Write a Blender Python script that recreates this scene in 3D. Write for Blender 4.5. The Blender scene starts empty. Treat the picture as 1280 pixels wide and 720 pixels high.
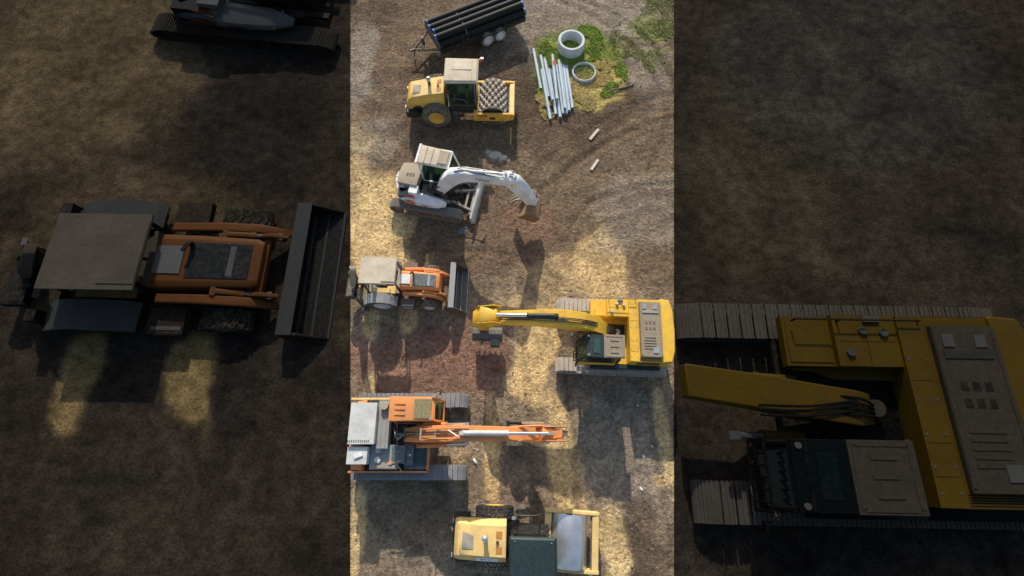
import bpy, bmesh, math, random
import numpy as np
from mathutils import Vector, Matrix, noise
random.seed(11)
R = math.radians
scene = bpy.context.scene
C = scene.collection
PI = math.pi
DIM = 1.0          # dimness painted into the enlarged machine copies added beside the yard

# ------------------------------------------------------------------ materials
MATS = {}
def newmat(name):
    m = bpy.data.materials.new(name); m.use_nodes = True
    nt = m.node_tree; nt.nodes.clear()
    out = nt.nodes.new('ShaderNodeOutputMaterial')
    b = nt.nodes.new('ShaderNodeBsdfPrincipled')
    nt.links.new(b.outputs[0], out.inputs[0])
    return m, nt, b
def noise_node(nt, vec, scale, detail=4, rough=.6, dist=0):
    n = nt.nodes.new('ShaderNodeTexNoise'); n.inputs['Scale'].default_value = scale
    n.inputs['Detail'].default_value = detail; n.inputs['Roughness'].default_value = rough
    n.inputs['Distortion'].default_value = dist
    nt.links.new(vec, n.inputs['Vector']); return n.outputs['Fac']
def ramp(nt, fac, a, b, ca=(0,0,0,1), cb=(1,1,1,1)):
    r = nt.nodes.new('ShaderNodeValToRGB'); e = r.color_ramp.elements
    e[0].position = a; e[0].color = ca; e[1].position = b; e[1].color = cb
    nt.links.new(fac, r.inputs[0]); return r.outputs[0]
def mixc(nt, fac, a, b, mode='MIX'):
    m = nt.nodes.new('ShaderNodeMix'); m.data_type = 'RGBA'; m.blend_type = mode
    for sock, v in ((m.inputs[0], fac), (m.inputs[6], a), (m.inputs[7], b)):
        if isinstance(v, (int, float)): sock.default_value = v
        elif isinstance(v, tuple): sock.default_value = v
        else: nt.links.new(v, sock)
    return m.outputs[2]
def mth(nt, op, a, b=0.0, clamp=False):
    m = nt.nodes.new('ShaderNodeMath'); m.operation = op; m.use_clamp = clamp
    for i, v in enumerate((a, b)):
        if isinstance(v, (int, float)): m.inputs[i].default_value = v
        else: nt.links.new(v, m.inputs[i])
    return m.outputs[0]
DUST = (.46, .38, .27)
def paint(name, col, dust=.35, rough=.45, metal=0.0, dustcol=DUST, bump=.15, coat=0.0):
    key = (name, DIM)
    if key in MATS: return MATS[key]
    m, nt, b = newmat(name if DIM == 1 else 'dimmed_' + name)  # darkened copy of each paint for the added side machines
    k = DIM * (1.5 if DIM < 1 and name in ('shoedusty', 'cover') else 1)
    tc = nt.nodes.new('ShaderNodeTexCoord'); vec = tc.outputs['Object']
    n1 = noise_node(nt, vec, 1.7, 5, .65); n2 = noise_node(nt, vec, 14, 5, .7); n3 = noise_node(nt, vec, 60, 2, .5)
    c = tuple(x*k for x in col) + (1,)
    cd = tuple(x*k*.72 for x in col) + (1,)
    base = mixc(nt, ramp(nt, n1, .35, .7), c, cd)
    geo = nt.nodes.new('ShaderNodeNewGeometry'); sep = nt.nodes.new('ShaderNodeSeparateXYZ')
    nt.links.new(geo.outputs['Normal'], sep.inputs[0])
    up = mth(nt, 'MULTIPLY_ADD' if False else 'MAXIMUM', sep.outputs[2], 0.25)
    d = mth(nt, 'MULTIPLY', ramp(nt, n2, .45, .62), up)
    d = mth(nt, 'ADD', d, mth(nt, 'MULTIPLY', ramp(nt, n1, .3, .75), .4))
    d = mth(nt, 'MULTIPLY', d, dust, True)
    base = mixc(nt, d, base, tuple(x*k for x in dustcol) + (1,))
    mp = nt.nodes.new('ShaderNodeMapping'); mp.inputs['Scale'].default_value = (3, 14, 5); mp.inputs['Rotation'].default_value = (0, 0, .5); nt.links.new(vec, mp.inputs[0])
    n4 = noise_node(nt, mp.outputs[0], 1.6, 4, .7)
    base = mixc(nt, mth(nt, 'MULTIPLY', ramp(nt, n4, .56, .68), .45*min(1, dust*2.2)), base, tuple(x*k*.38 for x in dustcol) + (1,))
    grime = ramp(nt, n3, .60, .70)
    base = mixc(nt, mth(nt, 'MULTIPLY', grime, .35*min(1, dust*2)), base, tuple(x*k*.25 for x in dustcol) + (1,))
    nt.links.new(base, b.inputs['Base Color'])
    rr = mth(nt, 'ADD', mth(nt, 'MULTIPLY', d, .5), rough, True)
    nt.links.new(rr, b.inputs['Roughness'])
    b.inputs['Metallic'].default_value = metal if DIM == 1 else 0
    b.inputs['Specular IOR Level'].default_value = (.15 if name=='hdpe' else .4) if DIM == 1 else .04
    if coat and DIM == 1: b.inputs['Coat Weight'].default_value = coat
    bp = nt.nodes.new('ShaderNodeBump'); bp.inputs['Strength'].default_value = bump; bp.inputs['Distance'].default_value = .02
    nt.links.new(n2, bp.inputs['Height']); nt.links.new(bp.outputs[0], b.inputs['Normal'])
    MATS[key] = m; return m
def glass():
    key = ('glass', DIM)
    if key in MATS: return MATS[key]
    m, nt, b = newmat('cab_glass')
    if DIM == 1:
        tr = nt.nodes.new('ShaderNodeBsdfTransparent'); tr.inputs[0].default_value = (.62, .72, .68, 1)
        mx = nt.nodes.new('ShaderNodeMixShader'); mx.inputs[0].default_value = .28
        b.inputs['Base Color'].default_value = (.05, .07, .065, 1); b.inputs['Roughness'].default_value = .06
        nt.links.new(tr.outputs[0], mx.inputs[1]); nt.links.new(b.outputs[0], mx.inputs[2])
        nt.links.new(mx.outputs[0], nt.nodes['Material Output'].inputs[0])
    else:
        b.inputs['Base Color'].default_value = (.004, .007, .008, 1); b.inputs['Roughness'].default_value = .9
        b.inputs['Specular IOR Level'].default_value = .05
    MATS[key] = m; return m
def T(n):
    L = dict(
     yellow=((.90,.53,.025), .25, .42), amber=((.90,.50,.06), .28, .45), cream=((.92,.64,.24), .2, .42),
     orange=((.88,.31,.08), .28, .45), tanroof=((.66,.57,.45), .35, .6), cover=((.27,.225,.165), .4, .6), tracktread=((.22,.22,.22), .6, .8), tan=((.42,.35,.26), .5, .65),
     white=((.88,.90,.93), .08, .35), black=((.016,.02,.022), .14, .5), rubber=((.05,.05,.05), .85, .85),
     teal=((.009,.032,.040), .04, .5), blue=((.05,.10,.14), .35, .45), greyblue=((.30,.34,.38), .35, .5),
     silver=((.66,.70,.75), .03, .32), steel=((.25,.25,.25), .45, .45), darksteel=((.06,.06,.06), .45, .55),
     shoe=((.30,.32,.37), .25, .5), shoedusty=((.60,.56,.52), .7, .8), rust=((.26,.13,.06), .55, .8), red=((.75,.09,.03), .1, .5), padtip=((.70,.64,.54), .1, .35), slate=((.075,.085,.095), .25, .5),
     seat=((.16,.22,.05), .3, .7), lime=((.20,.30,.03), .2, .6), olive=((.20,.17,.06), .5, .7), hydr=((.78,.78,.76), .05, .22),
     lightgrey=((.66,.68,.68), .2, .5), midgrey=((.33,.32,.30), .4, .55), brown=((.14,.09,.07), .4, .7), concrete=((.66,.72,.75), .15, .85),
     pvc=((.50,.62,.72), .1, .5), hdpe=((.014,.018,.018), .03, .6), capblue=((.03,.16,.55), .15, .5), wood=((.62,.57,.50), .25, .8),
     decalorange=((.75,.20,.04), .2, .5), panelorange=((.60,.26,.04), .3, .6), skylight=((.02,.075,.075), .1, .25), bark=((.13,.09,.06), .4, .9))
    c, d, r = L[n]
    mt = .7 if n in ('silver','hydr','steel') else 0
    return paint(n, c, d, r, mt)

# ------------------------------------------------------------------ mesh builder
class P:
    def __init__(s): s.v=[]; s.f=[]; s.m=[]; s.mats=[]; s.mi=0
    def mat(s, m):
        if isinstance(m, str): m = T(m)
        if m not in s.mats: s.mats.append(m)
        s.mi = s.mats.index(m); return s
    def raw(s, vs, fs, M=None):
        o = len(s.v)
        s.v += [tuple(M @ Vector(p)) if M else tuple(p) for p in vs]
        s.f += [tuple(i+o for i in f) for f in fs]; s.m += [s.mi]*len(fs); return s
    def _bm(s, bm, M=None, bevel=0, seg=2):
        if bevel > 0:
            es = [e for e in bm.edges if len(e.link_faces) == 2 and e.calc_face_angle(0) > R(25)]
            bmesh.ops.bevel(bm, geom=es, offset=bevel, segments=seg, profile=.7, affect='EDGES', clamp_overlap=True)
        bm.verts.index_update()
        s.raw([v.co.copy() for v in bm.verts], [[v.index for v in f.verts] for f in bm.faces], M); bm.free(); return s
    def box(s, c, d, bevel=.02, rot=None, seg=1):
        M = Matrix.Translation(c)
        if rot: M = M @ Matrix.Rotation(rot[2],4,'Z') @ Matrix.Rotation(rot[1],4,'Y') @ Matrix.Rotation(rot[0],4,'X')
        x,y,z = d[0]/2,d[1]/2,d[2]/2
        vs = [(-x,-y,-z),(x,-y,-z),(x,y,-z),(-x,y,-z),(-x,-y,z),(x,-y,z),(x,y,z),(-x,y,z)]
        fs = [(0,3,2,1),(4,5,6,7),(0,1,5,4),(1,2,6,5),(2,3,7,6),(3,0,4,7)]
        if bevel <= 0: return s.raw(vs, fs, M)
        bm = bmesh.new(); q=[bm.verts.new(v) for v in vs]
        for f in fs: bm.faces.new([q[i] for i in f])
        return s._bm(bm, M, min(bevel, min(d)*.45), seg)
    def prism(s, poly, y0, y1, bevel=.015, M=None, plane='xz', seg=1):
        def pt(p, t): return (p[0], t, p[1]) if plane=='xz' else ((p[0], p[1], t) if plane=='xy' else (t, p[0], p[1]))
        bm = bmesh.new(); a=[bm.verts.new(pt(p,y0)) for p in poly]; b=[bm.verts.new(pt(p,y1)) for p in poly]
        n=len(poly); bm.faces.new(a); bm.faces.new(b[::-1])
        for i in range(n): bm.faces.new([a[i],b[i],b[(i+1)%n],a[(i+1)%n]])
        bmesh.ops.recalc_face_normals(bm, faces=bm.faces)
        return s._bm(bm, M, bevel, seg)
    def loft(s, secs, bevel=.0, cap=True, M=None, seg=1):
        bm = bmesh.new(); rows=[[bm.verts.new(p) for p in q] for q in secs]; n=len(secs[0])
        for a,b in zip(rows, rows[1:]):
            for i in range(n): bm.faces.new([a[i],a[(i+1)%n],b[(i+1)%n],b[i]])
        if cap: bm.faces.new(rows[0][::-1]); bm.faces.new(rows[-1])
        bmesh.ops.recalc_face_normals(bm, faces=bm.faces)
        return s._bm(bm, M, bevel, seg)
    def cyl(s, p0, p1, r, n=16, r2=None, cap=True):
        p0=Vector(p0); p1=Vector(p1); r2 = r if r2 is None else r2
        q=(p1-p0).to_track_quat('Z','Y'); vs=[]; 
        for (p,rr) in ((p0,r),(p1,r2)):
            for i in range(n):
                a=2*PI*i/n; vs.append(p+q@Vector((rr*math.cos(a),rr*math.sin(a),0)))
        fs=[(i,(i+1)%n,n+(i+1)%n,n+i) for i in range(n)]
        if cap: fs += [tuple(range(n))[::-1], tuple(range(n,2*n))]
        return s.raw(vs, fs)
    def tube(s, pts, r, n=8, smooth=True):
        pts=[Vector(p) for p in pts]
        if smooth and len(pts)>2:
            out=[]; P0=[pts[0]]+pts+[pts[-1]]
            for i in range(1,len(P0)-2):
                a,b,c,d=P0[i-1:i+3]
                for k in range(6):
                    t=k/6; out.append(.5*((2*b)+(c-a)*t+(2*a-5*b+4*c-d)*t*t+(3*b-a-3*c+d)*t**3))
            pts=out+[pts[-1]]
        rows=[]; 
        for i,p in enumerate(pts):
            t=(pts[min(i+1,len(pts)-1)]-pts[max(i-1,0)]).normalized()
            u=t.orthogonal().normalized() if i==0 else (u-t*u.dot(t)).normalized()
            w=t.cross(u); rows.append([p+u*r*math.cos(2*PI*k/n)+w*r*math.sin(2*PI*k/n) for k in range(n)])
        vs=[p for q in rows for p in q]
        fs=[(i*n+k,i*n+(k+1)%n,(i+1)*n+(k+1)%n,(i+1)*n+k) for i in range(len(rows)-1) for k in range(n)]
        fs += [tuple(range(n))[::-1], tuple(range(len(vs)-n,len(vs)))]
        return s.raw(vs, fs)
    def lathe(s, prof, c, axis='Y', n=32, closed=False):   # prof: (radius, offset along axis)
        vs=[]; k=len(prof)
        for i in range(n):
            a=2*PI*i/n
            for r,h in prof:
                x,z=r*math.cos(a),r*math.sin(a)
                vs.append((c[0]+x,c[1]+h,c[2]+z) if axis=='Y' else ((c[0]+x,c[1]+z,c[2]+h) if axis=='Z' else (c[0]+h,c[1]+x,c[2]+z)))
        fs=[]
        for i in range(n):
            j=(i+1)%n
            for q in range(k if closed else k-1):
                q2=(q+1)%k; fs.append((i*k+q,i*k+q2,j*k+q2,j*k+q))
        return s.raw(vs,fs)
    def build(s, name, parent=None, label=None, angle=38):
        me = bpy.data.meshes.new(name); me.from_pydata(s.v, [], s.f)
        for m in s.mats: me.materials.append(m)
        me.polygons.foreach_set('material_index', s.m)
        bm=bmesh.new(); bm.from_mesh(me); bmesh.ops.recalc_face_normals(bm, faces=bm.faces); bm.to_mesh(me); bm.free()
        me.polygons.foreach_set('use_smooth', [True]*len(me.polygons)); me.set_sharp_from_angle(angle=R(angle)); me.update()
        o = bpy.data.objects.new(name, me); C.objects.link(o)
        if parent: o.parent = parent
        if label: o['label']=label
        return o
def thing(name, label, cat, loc=(0,0,0), yaw=0, scale=(1,1,1), group=None):
    o = bpy.data.objects.new(name, None); C.objects.link(o); o.empty_display_size=.3
    o.location=loc; o.rotation_euler=(0,0,R(yaw)); o.scale=scale; o['label']=label; o['category']=cat
    if group: o['group']=group
    return o
def tag(o, label, cat, group=None):
    o['label']=label; o['category']=cat
    if group: o['group']=group
    return o
def text_mesh(name, body, size, M, mat, parent, depth=.004, shear=0.0):
    cu=bpy.data.curves.new(name,'FONT'); cu.body=body; cu.size=size; cu.extrude=depth; cu.align_x='CENTER'; cu.align_y='CENTER'; cu.shear=shear; cu.offset=size*.02
    tmp=bpy.data.objects.new(name,cu); C.objects.link(tmp); dg=bpy.context.evaluated_depsgraph_get()
    me=bpy.data.meshes.new_from_object(tmp.evaluated_get(dg)); bpy.data.objects.remove(tmp)
    me.transform(M); me.materials.clear(); me.materials.append(mat)
    o=bpy.data.objects.new(name,me); C.objects.link(o); o.parent=parent; return o

# ------------------------------------------------------------------ ground
ZONES = [  # sun streaks and yard shade painted as soil colour, among true soil tones
    ('lower', 0.0, 1.45, 16.4, 6.9, 0, 1.0),
    ('sun_gold', -6.94, 11.17, 1.62, 3.15, 0, 1.0),
    ('sun_gold', -8.35, 13.97, 0.86, 3.4, 0, 0.6),
    ('sun_gold', 4.58, 9.41, 1.5, 2.0, 0, 0.7),
    ('sun_gold', 2.37, 8.56, 1.56, 1.0, 0, 0.4),
    ('red', -4.45, 4.2, 3.52, 1.67, 0, 0.9),
    ('red', -1.5, 4.76, 1.22, 2.28, 0, 0.85),
    ('redd', 0.0, 10.5, 3.2, 1.32, 0, 0.35),
    ('brown', -2.68, -2.7, 3.57, 1.86, 0, 0.6),
    ('grey', 5.1, 0.49, 1.9, 2.97, 0, 0.6),
    ('dark', 5.28, -3.6, 1.65, 1.8, 0, 0.65),
    ('dark', -4.39, -2.09, 1.82, 1.55, 0, 0.5),
    ('sun_gold', 1.19, 4.39, 1.11, 2.29, 0, 1),
    ('sun_gold', 1.91, 6.31, 1.1, 1.4, 0, 0.7),
    ('sun_gold', -0.88, 0.49, 0.35, 2.47, 3, 0.95),
    ('sun_gold', 2.17, 0.16, 0.53, 2.64, 5, 0.95),
    ('sun_gold', 2.9, -0.82, 0.2, 1.44, 6, 0.6),
    ('sun_gold', -6.76, 6.23, 0.42, 0.88, 0, 1),
    ('sun_gold', -5.01, 6.39, 0.46, 0.8, 0, 1),
    ('sun_gold', -6.47, 3.17, 0.29, 0.65, 0, 0.8),
    ('sun_gold', -6.47, -2.94, 0.36, 1.86, 0, 1),
    ('sun_gold', 6.89, 0.49, 0.32, 2.97, 6, 0.9),
    ('sun_gold', 4.24, -3.3, 0.68, 1.5, 5, 0.8),
    ('sun_gold', 6.4, -0.92, 0.31, 0.29, 0, 0.8),
    ('sun_gold', -2.27, -0.01, 0.28, 1.49, 0, 0.3),
    ('sun_gold', 0.0, 6.91, 0.97, 0.72, 0, 0.5),
    ('grey', 3.86, 25.29, 5.28, 2.24, 0, 0.75),
    ('grey', 0.0, 22.24, 1.41, 1.8, 0, 0.5),
    ('grey', -8.8, 21.95, 0.74, 3.54, 0, 0.8),
    ('grey', -7.41, 16.46, 1.23, 1.56, 0, 0.5),
    ('grey', 7.8, 20.8, 1.29, 2.28, 0, 0.6),
    ('grey', 6.62, 12.31, 2.1, 2.35, 0, 0.45),
    ('grey', 5.06, 10.5, 1.2, 0.88, 0, 0.4),
    ('dark', 0.0, 19.39, 2.02, 2.52, 0, 0.8),
    ('dark', -8.23, 25.61, 1.92, 1.15, 0, 0.6),
    ('dark', -3.02, 21.95, 3.4, 1.06, 20, 0.7),
    ('dark', 5.81, 18.57, 3.15, 1.21, 25, 0.6),
    ('dark', 2.62, 16.46, 3.01, 1.04, 0, 0.4),
    ('dark', -5.26, 16.98, 2.15, 0.74, 0, 0.3),
    ('white', -0.86, 15.55, 0.6, 0.22, -25, .35),
    ('red', 0.82, 11.62, 1.64, 1.01, 0, 0.55),
    ('moss', 3.79, 21.37, 2.53, 3.0, 15, .85),
    ('moss', 8.02, 24.35, 1.25, 1.26, 0, 0.5),
    ('straw', 4.33, 20.23, 1.93, 1.94, 35, 0.75),
]
SOIL = dict(lower=(.34,.27,.195), base=(.215,.160,.110), sun_gold=(.80,.60,.31), red=(.31,.185,.14), redd=(.22,.15,.11), brown=(.34,.28,.21),
            grey=(.345,.305,.25), dark=(.095,.070,.050), white=(.55,.58,.60), moss=(.20,.26,.05), straw=(.62,.49,.18))  # brightest tone paints sunlight; lower, base, brown, grey, dark partly paint shade
DZ = [  # sheets either side of the yard: dimness and lit patches painted in
    ('tan', -24.5, 23.0, 6.6, 8.5, 0, 1.0), ('tan', -19.2, 10.6, 6.0, 4.0, 0, .55), ('sun_streak', -19.9, 3.4, .95, 2.3, 0, 1.0), ('sun_streak', -14.6, 3.6, 1.1, 2.0, 0, 1.0), ('tan', -13.6, 1.3, .2, 1.2, 0, .6),
('tan', 12.5, 13, 3.5, 4.5, 0, .35), ('tan', 22.5, 3.0, 1.4, 2.2, 0, .45), ('mid', 15, 15, 6, 7, 0, .8), ('soft', 20, 22, 8, 7, 0, .9), ('mid', -14, -1.5, 6, 3.0, 0, .5), ('darker_patch', -13.5, 17.5, 3.6, 5.5, 0, .6), ('darker_patch', -12.5, 3.0, 1.1, 4, 0, .6), ('darker_patch', 14, -2.5, 7, 2.2, 0, .6), ('darker_patch', 24,10,1.5,3,0,.4)]
DSOIL = dict(base=(.0215,.0175,.0138), tan=(.058,.045,.026), mid=(.030,.025,.0185), darker_patch=(.0115,.010,.009), soft=(.0255,.0235,.0205), sun_streak=(.115,.083,.038))  # dimness in every tone; the brightest paints sun streaks
def fbm(x, y, s, o=4, seed=0.0):
    a=0.0; amp=1.0
    for k in range(o):
        a += amp*noise.noise((x*s+seed, y*s-seed, seed*1.7)); s*=2.05; amp*=.5
    return a
def height(x, y): return .035*fbm(x,y,.35,3,3.3)+.022*fbm(x,y,2.2,2,8.1)
def soil_mat(name, dark=False):
    m, nt, b = newmat(name)
    tc=nt.nodes.new('ShaderNodeTexCoord'); vec=tc.outputs['Object']
    at=nt.nodes.new('ShaderNodeAttribute'); at.attribute_name='soil'
    tr=nt.nodes.new('ShaderNodeAttribute'); tr.attribute_name='tread'
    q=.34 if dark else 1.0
    n1=noise_node(nt,vec,.9*q,8,.68 if not dark else .55,.4); n2=noise_node(nt,vec,5.5*q,8 if not dark else 4,.72 if not dark else .5,.1); n3=noise_node(nt,vec,28*q,5 if not dark else 2,.7); n4=noise_node(nt,vec,95*q,3,.6)
    c=mixc(nt,1.0,at.outputs['Color'],ramp(nt,n1,.30,.72,(.62,.62,.64,1),(1.32,1.3,1.26,1)),'MULTIPLY')
    c=mixc(nt,1.0,c,ramp(nt,n2,.34,.66,(.50,.48,.46,1),(1.48,1.48,1.48,1)) if not dark else ramp(nt,n2,.3,.7,(.7,.7,.7,1),(1.3,1.3,1.3,1)),'MULTIPLY')
    c=mixc(nt,.9,c,ramp(nt,n3,.33,.68,(.62,.60,.58,1),(1.36,1.36,1.36,1)),'MULTIPLY')
    if not dark: c=mixc(nt,1.0,c,ramp(nt,n4,.68,.78,(1,1,1,1),(2.0,1.95,1.9,1)),'MULTIPLY')
    # stretched scrape and rut streaks
    mp=nt.nodes.new('ShaderNodeMapping'); mp.inputs['Rotation'].default_value=(0,0,R(12)); mp.inputs['Scale'].default_value=(.85,1.35,1); nt.links.new(vec,mp.inputs[0])
    n5=noise_node(nt,mp.outputs[0],.8,7,.6,.5)
    c=mixc(nt,1.0,c,ramp(nt,n5,.35,.68,(.82,.82,.82,1),(1.15,1.15,1.15,1)),'MULTIPLY')
    nt.links.new(c,b.inputs['Base Color']); b.inputs['Roughness'].default_value=.95
    b.inputs['Specular IOR Level'].default_value=.12 if not dark else .0
    sep=nt.nodes.new('ShaderNodeSeparateXYZ'); nt.links.new(vec,sep.inputs[0])
    # herringbone tread prints, one set running along y, one along x
    wob=mth(nt,'MULTIPLY',n1,1.0); msk=mth(nt,'MULTIPLY',ramp(nt,n2,.40,.58),ramp(nt,n1,.40,.60)); trd=None
    for ax,at_name in ((0,'tread'),(1,'tread_across')):
        ta=nt.nodes.new('ShaderNodeAttribute'); ta.attribute_name=at_name
        px=mth(nt,'PINGPONG',sep.outputs[ax],.24)
        ph=mth(nt,'ADD',mth(nt,'ADD',sep.outputs[1-ax],mth(nt,'MULTIPLY',px,1.2)),wob)
        sw=mth(nt,'MULTIPLY_ADD' if False else 'ADD',mth(nt,'MULTIPLY',mth(nt,'SINE',mth(nt,'MULTIPLY',ph,34)),.5),.5)
        sw=mth(nt,'POWER',sw,.6)
        sw=mth(nt,'MULTIPLY',mth(nt,'MULTIPLY',mth(nt,'SUBTRACT',1.0,sw),ta.outputs['Fac']),msk)
        trd=sw if trd is None else mth(nt,'MAXIMUM',trd,sw)
    c=mixc(nt,trd,c,mixc(nt,1.0,c,(.66,.61,.56,1),'MULTIPLY')); nt.links.new(c,b.inputs['Base Color'])
    sw=mth(nt,'MULTIPLY',trd,-.03)
    h=mth(nt,'ADD',mth(nt,'MULTIPLY',n2,.17),mth(nt,'MULTIPLY',n3,.055))
    h=mth(nt,'ADD',h,mth(nt,'MULTIPLY',n4,.014)); h=mth(nt,'ADD',h,sw)
    vo=nt.nodes.new('ShaderNodeTexVoronoi'); vo.inputs['Scale'].default_value=4.5; nt.links.new(vec,vo.inputs['Vector'])
    h=mth(nt,'ADD',h,mth(nt,'MULTIPLY',mth(nt,'MULTIPLY',ramp(nt,vo.outputs['Distance'],.05,.35),ramp(nt,n1,.42,.55)),.05))
    bp=nt.nodes.new('ShaderNodeBump'); bp.inputs['Strength'].default_value=.85 if not dark else .3; bp.inputs['Distance'].default_value=1.0
    nt.links.new(h,bp.inputs['Height']); nt.links.new(bp.outputs[0],b.inputs['Normal'])
    return m
def zone_cols(XY, zones, cols):
    N=len(XY); col=np.tile(np.array(cols['base']),(N,1))
    d1=np.array([fbm(x,y,.55,4,1.3) for x,y in XY]); d2=np.array([fbm(x,y,.55,4,17.7) for x,y in XY])
    for k,cx,cy,rx,ry,a,s in zones:
        w=.85 if min(rx,ry)>1.1 else .55*min(rx,ry)
        ca,sa=math.cos(R(a)),math.sin(R(a)); dx=XY[:,0]-cx+w*d1; dy=XY[:,1]-cy+w*d2
        u=(dx*ca+dy*sa)/rx; v=(-dx*sa+dy*ca)/ry; d=np.sqrt(u*u+v*v)
        soft=.45 if k not in('moss','straw') else .25
        t=np.clip((1+soft*.5-d)/soft,0,1); t=t*t*(3-2*t)*s
        col=col*(1-t[:,None])+np.array(cols[k])*t[:,None]
    return col
LANES=[(-.35,.2),(1.15,.4),(2.2,.28),(-6.9,.3),(-5.2,.22),(4.8,.22),(-6.2,.2)]
RUTS=[([(-9.5,19.2),(-7.5,18.6),(-5.5,17.4)],.22),([(-9.5,14.6),(-7.5,14.9),(-6.2,14.2)],.18),([(0.2,17.6),(2.5,16.8),(5,16.4),(9.5,17.2)],.22),([(0.2,19.2),(2.2,17.9),(5,17.6),(9.5,18.6)],.16),
      ([(2,14.6),(4.5,13.2),(8.5,12.2)],.18),([(2,12.8),(4.6,11.5),(8.5,10.4)],.18),([(-9,22.6),(-6.5,20.6),(-3,20.4)],.16),([(5.5,25.5),(7.2,22.5),(7.0,18.8)],.16),([(1.0,26),(4,25.2),(8.8,25.6)],.16),([(-8,10.2),(-3,9.9),(1.5,10.3)],.16),
      ([(-8,3.9),(-3,4.1),(1,3.8)],.16),([(-7,-2.2),(-4,-2.4),(-2.4,-2.3)],.16),([(-7,-3.6),(-4,-3.7),(-2.4,-3.6)],.16)]
CURVES=[]
for off in (0,1.55):      # paired wheel ruts
    CURVES+= [[(9.6,19.6-off),(7.0,18.9-off),(4.2,17.2-off),(1.8,15.2-off),(.6,13.9-off)],
              [(9.4,13.8-off*.9),(6.8,13.6-off),(4.0,12.6-off),(2.8,11.0-off)],
              [(-9.4,21.6-off),(-7.4,20.0-off),(-6.4,18.0-off)],
              [(2.0+off,27),(5.2+off,25.0),(7.6+off*.7,22.2),(8.6+off*.6,18.0),(7.2+off,14.5)],
              [(-9.5,15.6-off),(-7.8,15.4-off*1.05),(-6.6,14.6-off)],
              [(-3.4,10.6-off*.5),(-.6,10.9-off*.7),(2.2,10.0-off),(3.0,8.0-off*.6)]]
for x0 in (.55,1.75,2.35,-.2): CURVES.append([(x0-.1,8.5),(x0,5.0),(x0+.35,.5),(x0+.6,-4)])
CURVES+= [[(4.6,2.8),(4.8,0),(5.3,-4)],[(6.2,2.8),(6.3,0),(6.7,-4)],[(-6.2,10),(-6.3,12.5),(-7.2,15)]]
def sheet(name, rows, cols_fn, zones, cols, dz, mat, tread=True):
    # rows: y list; cols_fn(y)-> x list
    V=[];n=None
    for y in rows:
        xs=cols_fn(y); n=len(xs)
        for x in xs: V.append((x,y))
    XY=np.array(V); near=(np.abs(XY[:,0])<40)&(XY[:,1]>-12)&(XY[:,1]<40)
    Z=[(height(x,y) if nn else 0)+dz for (x,y),nn in zip(V,near)]
    F=[(i*n+j,i*n+j+1,(i+1)*n+j+1,(i+1)*n+j) for i in range(len(rows)-1) for j in range(n-1)]
    me=bpy.data.meshes.new(name); me.from_pydata([(x,y,z) for (x,y),z in zip(V,Z)],[],F)
    col=zone_cols(XY,zones,cols); a=me.color_attributes.new('soil','FLOAT_COLOR','POINT')
    a.data.foreach_set('color',np.concatenate([col,np.ones((len(V),1))],1).astype('f').ravel())
    t=me.attributes.new('tread','FLOAT','POINT'); tv=np.zeros(len(V))
    if tread:
        for lx,w in LANES:
            tv=np.maximum(tv,np.clip(1.3-np.abs(XY[:,0]+.08*(XY[:,1]-4)-lx)/w,0,1))
        tv*=(XY[:,1]<11)&(XY[:,1]>-6)
    t.data.foreach_set('value',tv.astype('f'))
    t2=me.attributes.new('tread_across','FLOAT','POINT'); tv=np.zeros(len(V))
    if tread:
        for pl,wd in RUTS:
            for (ax,ay),(bx,by) in zip(pl,pl[1:]):
                ab=np.array((bx-ax,by-ay)); tt=np.clip(((XY-np.array((ax,ay)))@ab)/(ab@ab),0,1)
                dd=np.linalg.norm(XY-(np.array((ax,ay))+tt[:,None]*ab),axis=1); tv=np.maximum(tv,np.clip(1.35-dd/wd,0,1))
    t2.data.foreach_set('value',tv.astype('f'))
    if tread:   # wheel ruts pressed into the soil, with low berms
        zz=np.array(Z); near_i=(np.abs(XY[:,0])<11)&(XY[:,1]>-6)&(XY[:,1]<30); shade=np.ones(len(V))
        for k,pl in enumerate(CURVES):
            P0=[pl[0]]+pl+[pl[-1]]; pts=[]
            for i in range(1,len(P0)-2):
                a,b_,c_,d_=[np.array(q) for q in P0[i-1:i+3]]
                for q in range(8):
                    tt=q/8; pts.append(.5*((2*b_)+(c_-a)*tt+(2*a-5*b_+4*c_-d_)*tt*tt+(3*b_-a-3*c_+d_)*tt**3))
            pts.append(np.array(pl[-1])); dd=np.full(len(V),9.0)
            for a,b_ in zip(pts,pts[1:]):
                ab=b_-a; tt=np.clip(((XY-a)@ab)/(ab@ab),0,1); dd=np.minimum(dd,np.linalg.norm(XY-(a+tt[:,None]*ab),axis=1))
            amp=.6+.4*math.sin(k*2.3)
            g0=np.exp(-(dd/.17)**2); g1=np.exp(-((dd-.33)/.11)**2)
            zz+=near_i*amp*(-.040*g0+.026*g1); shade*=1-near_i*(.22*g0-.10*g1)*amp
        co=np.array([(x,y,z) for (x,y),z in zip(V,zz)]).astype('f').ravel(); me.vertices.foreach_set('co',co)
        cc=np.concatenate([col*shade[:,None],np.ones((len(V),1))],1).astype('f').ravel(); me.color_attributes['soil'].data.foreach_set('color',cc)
    me.materials.append(mat); me.polygons.foreach_set('use_smooth',[True]*len(me.polygons))
    o=bpy.data.objects.new(name,me); C.objects.link(o); o['kind']='structure'; return o
def spaced(lo, hi, step, far):
    a=[lo+step*i for i in range(int((hi-lo)/step)+1)]
    g=[]; d=step*2; x=hi
    while x<far: x+=d; d*=1.5; g.append(x)
    g2=[]; d=step*2; x=lo
    while x>-far: x-=d; d*=1.5; g2.append(x)
    return g2[::-1]+a+g
gm=soil_mat('yard_soil')
YS=spaced(-6,30,.13,600)
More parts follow.
